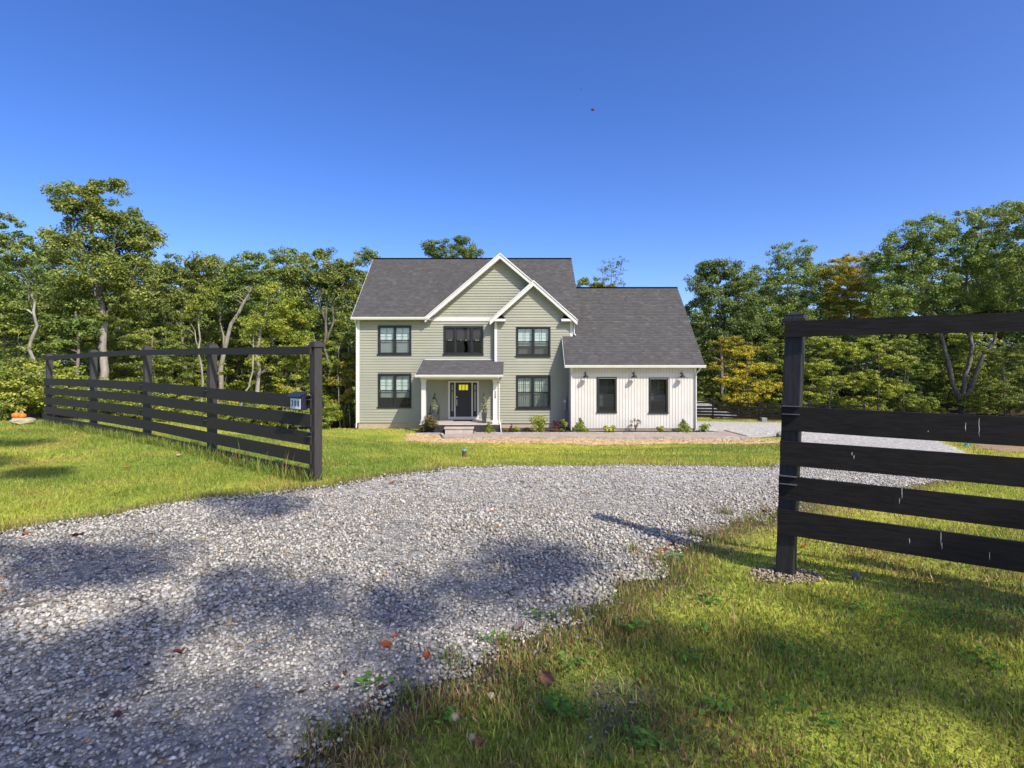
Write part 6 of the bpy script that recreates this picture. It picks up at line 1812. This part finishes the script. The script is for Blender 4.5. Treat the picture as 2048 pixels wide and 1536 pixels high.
scatter('young_tree', [(GC, 7), (GD, 8)], [(jit(px, 12), jit(Y, 1.5), jit(h, .9)) for px, Y, h in ((1385, 54, 8), (1412, 56, 9), (1440, 57, 7.5), (1475, 56, 8.5), (1530, 57, 9), (1560, 55, 8), (1600, 58, 9), (1630, 54, 7), (1700, 57, 8.5), (1850, 57, 9), (1890, 58, 8), (1950, 57, 8.5), (1975, 54, 7.5), (2040, 53, 8), (2090, 50, 8), (1795, 56, 8))],
        'leafy young tree filling the wood edge beyond the gravel on the right side', 'young trees beyond the gravel', ['oak', 'yellowgreen', 'oak_olive', 'oak_dark', 'greenbright', 'orange'], ['bark_dark', 'bark'], noun='leafy young tree')
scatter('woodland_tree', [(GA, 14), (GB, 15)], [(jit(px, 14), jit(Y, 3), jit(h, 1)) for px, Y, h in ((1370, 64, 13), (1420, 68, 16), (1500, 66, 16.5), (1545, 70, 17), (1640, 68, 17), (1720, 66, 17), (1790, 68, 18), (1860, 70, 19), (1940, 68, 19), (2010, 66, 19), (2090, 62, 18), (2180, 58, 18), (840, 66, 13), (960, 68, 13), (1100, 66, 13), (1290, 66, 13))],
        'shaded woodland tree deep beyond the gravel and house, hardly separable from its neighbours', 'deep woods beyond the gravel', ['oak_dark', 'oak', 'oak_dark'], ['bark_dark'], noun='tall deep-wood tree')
scatter('wood_edge_shrub', [(GF, 2)], [(jit(px, 12), jit(Y, 1), jit(h, .4)) for px, Y, h in ((1395, 53, 2.4), (1430, 52, 2), (1480, 52, 2.6), (1545, 51, 2.2), (1600, 52, 2.6), (1650, 50, 2.2), (1700, 50, 2.4), (1745, 50, 2), (1800, 51, 2.6), (1860, 52, 2.2), (1960, 50, 2.4), (2020, 48, 2.4), (2080, 46, 2.4))],
        'low leafy shrub at the foot of the woods beyond the gravel', 'shrubs beyond the gravel', ['yellowgreen', 'greenbright', 'oak_olive', 'oak'], ['bark_dark'], 'shrub', noun='low wood-edge shrub')
# the wood goes on behind: one far mass of foliage closes the view between the trunks
rg = np.random.default_rng(909)
cs = []; rs_ = []
for i in range(950):
    x = rg.uniform(-150, 160); y = rg.uniform(74, 92); h = rg.uniform(0, 11.5)
    cs.append((x, y, ground_np(np.array([x]), np.array([y]))[0] + h)); rs_.append((3.2, 1.6, 1.7))
for i in range(170):
    x = rg.uniform(-80, -10); y = rg.uniform(53, 66); h = rg.uniform(0, 8)
    cs.append((x, y, ground_np(np.array([x]), np.array([y]))[0] + h)); rs_.append((2.4, 1.4, 1.4))
for i in range(260):
    x = rg.uniform(12, 95); y = rg.uniform(61, 73); h = rg.uniform(0, 8)
    cs.append((x, y, ground_np(np.array([x]), np.array([y]))[0] + h)); rs_.append((2.4, 1.4, 1.4))
V1, C1 = leaf_cloud(rg, cs[:950], rs_[:950], 110, .95, .62, tint=(.5, 1.2), shell=.1)
V2, C2 = leaf_cloud(rg, cs[950:], rs_[950:], 330, .34, .62, tint=(.5, 1.25), shell=.1)
V = np.concatenate([V1, V2]); C = np.concatenate([C1, C2])
tag(np_mesh('far_woods', V, [np.arange(len(V)).reshape(-1, 4)], M['oak_dark'], C), kind='stuff')
# trees behind the viewpoint: they throw the soft shade on the drive and the near turf
sh = tree_meshes(301, [([(0, 0, -.2), (.1, .2, 4), (-.3, 1.0, 7), (-1, 2, 9)], [.3, .25, .18, .06]), ([(-.1, .6, 6), (-2.0, 2.6, 8), (-3.4, 4.2, 8.8)], [.05, .03, .02]), ([(-.1, .6, 6), (.6, 3.0, 8.2)], [.05, .03])],
    [((-3.3, 6.1, 9.2), (.7, .35, .2), 4), ((-4.0, 4.6, 9.0), (1.5, .45, .2), 9), ((-1.7, 3.8, 9), (.8, .35, .2), 5), ((.2, 4.2, 9), (1.0, .3, .2), 5), ((-2.4, 2.4, 9.3), (1.8, .8, .4), 16), ((.4, 1.8, 9.2), (1.2, .8, .4), 9), ((-3.0, .6, 9.4), (2.0, 1.0, .6), 20), ((2.9, 3.5, 9), (.7, .2, .2), 3), ((.9, 2.9, 9), (.8, .25, .2), 4), ((2.4, 2.5, 9), (.7, .25, .2), 3), ((4.4, 2.7, 9), (.8, .3, .2), 4)], cr=.48, per=75, L=.17)
plant_tree('shade_tree', sh, 9.8, -11.8, 'tree standing behind the viewpoint whose shade falls on the near gravel', 'tree', 'trees behind the viewpoint', 0, (1, 1, 1.7), 'oak', 'bark')
sh = tree_meshes(302, [([(0, 0, -.2), (.2, .3, 4), (1.0, 1.0, 7.5)], [.25, .2, .06]), ([(.3, .3, 4.5), (3, 2.5, 7.5), (4.0, 4.2, 8.6)], [.05, .04, .02])],
    [((4.4, 4.8, 8.8), (1.0, .4, .2), 6), ((4.0, 3.4, 9), (.9, .4, .2), 5), ((7.3, 1.4, 9), (1.2, .5, .2), 7), ((6.2, 2.4, 8.9), (.7, .3, .2), 4), ((2, 1.5, 8.8), (1.8, 1.2, .8), 14)], cr=.48, per=110, L=.17)
plant_tree('shade_tree', sh, -5.8, -5.3, 'tree standing behind the viewpoint whose shade falls on the near lawn', 'tree', 'trees behind the viewpoint', 0, (1, 1, 1.7), 'oak', 'bark')
for (X, Y, me, k, kz, rz) in ((8.2, -12.9, GA, 1.4, 1.3, .4), (17.0, -19.0, GB, 1.3, 1.35, 1.9)):
    plant_tree('shade_tree', me, X, Y, 'tall leafy tree behind the viewpoint, shading the gravel at the frame bottom' if X < 10 else 'tall leafy tree far behind the viewpoint, on the side of the near fence', 'tree', 'trees behind the viewpoint', rz, (k, k, kz), 'oak', 'bark')
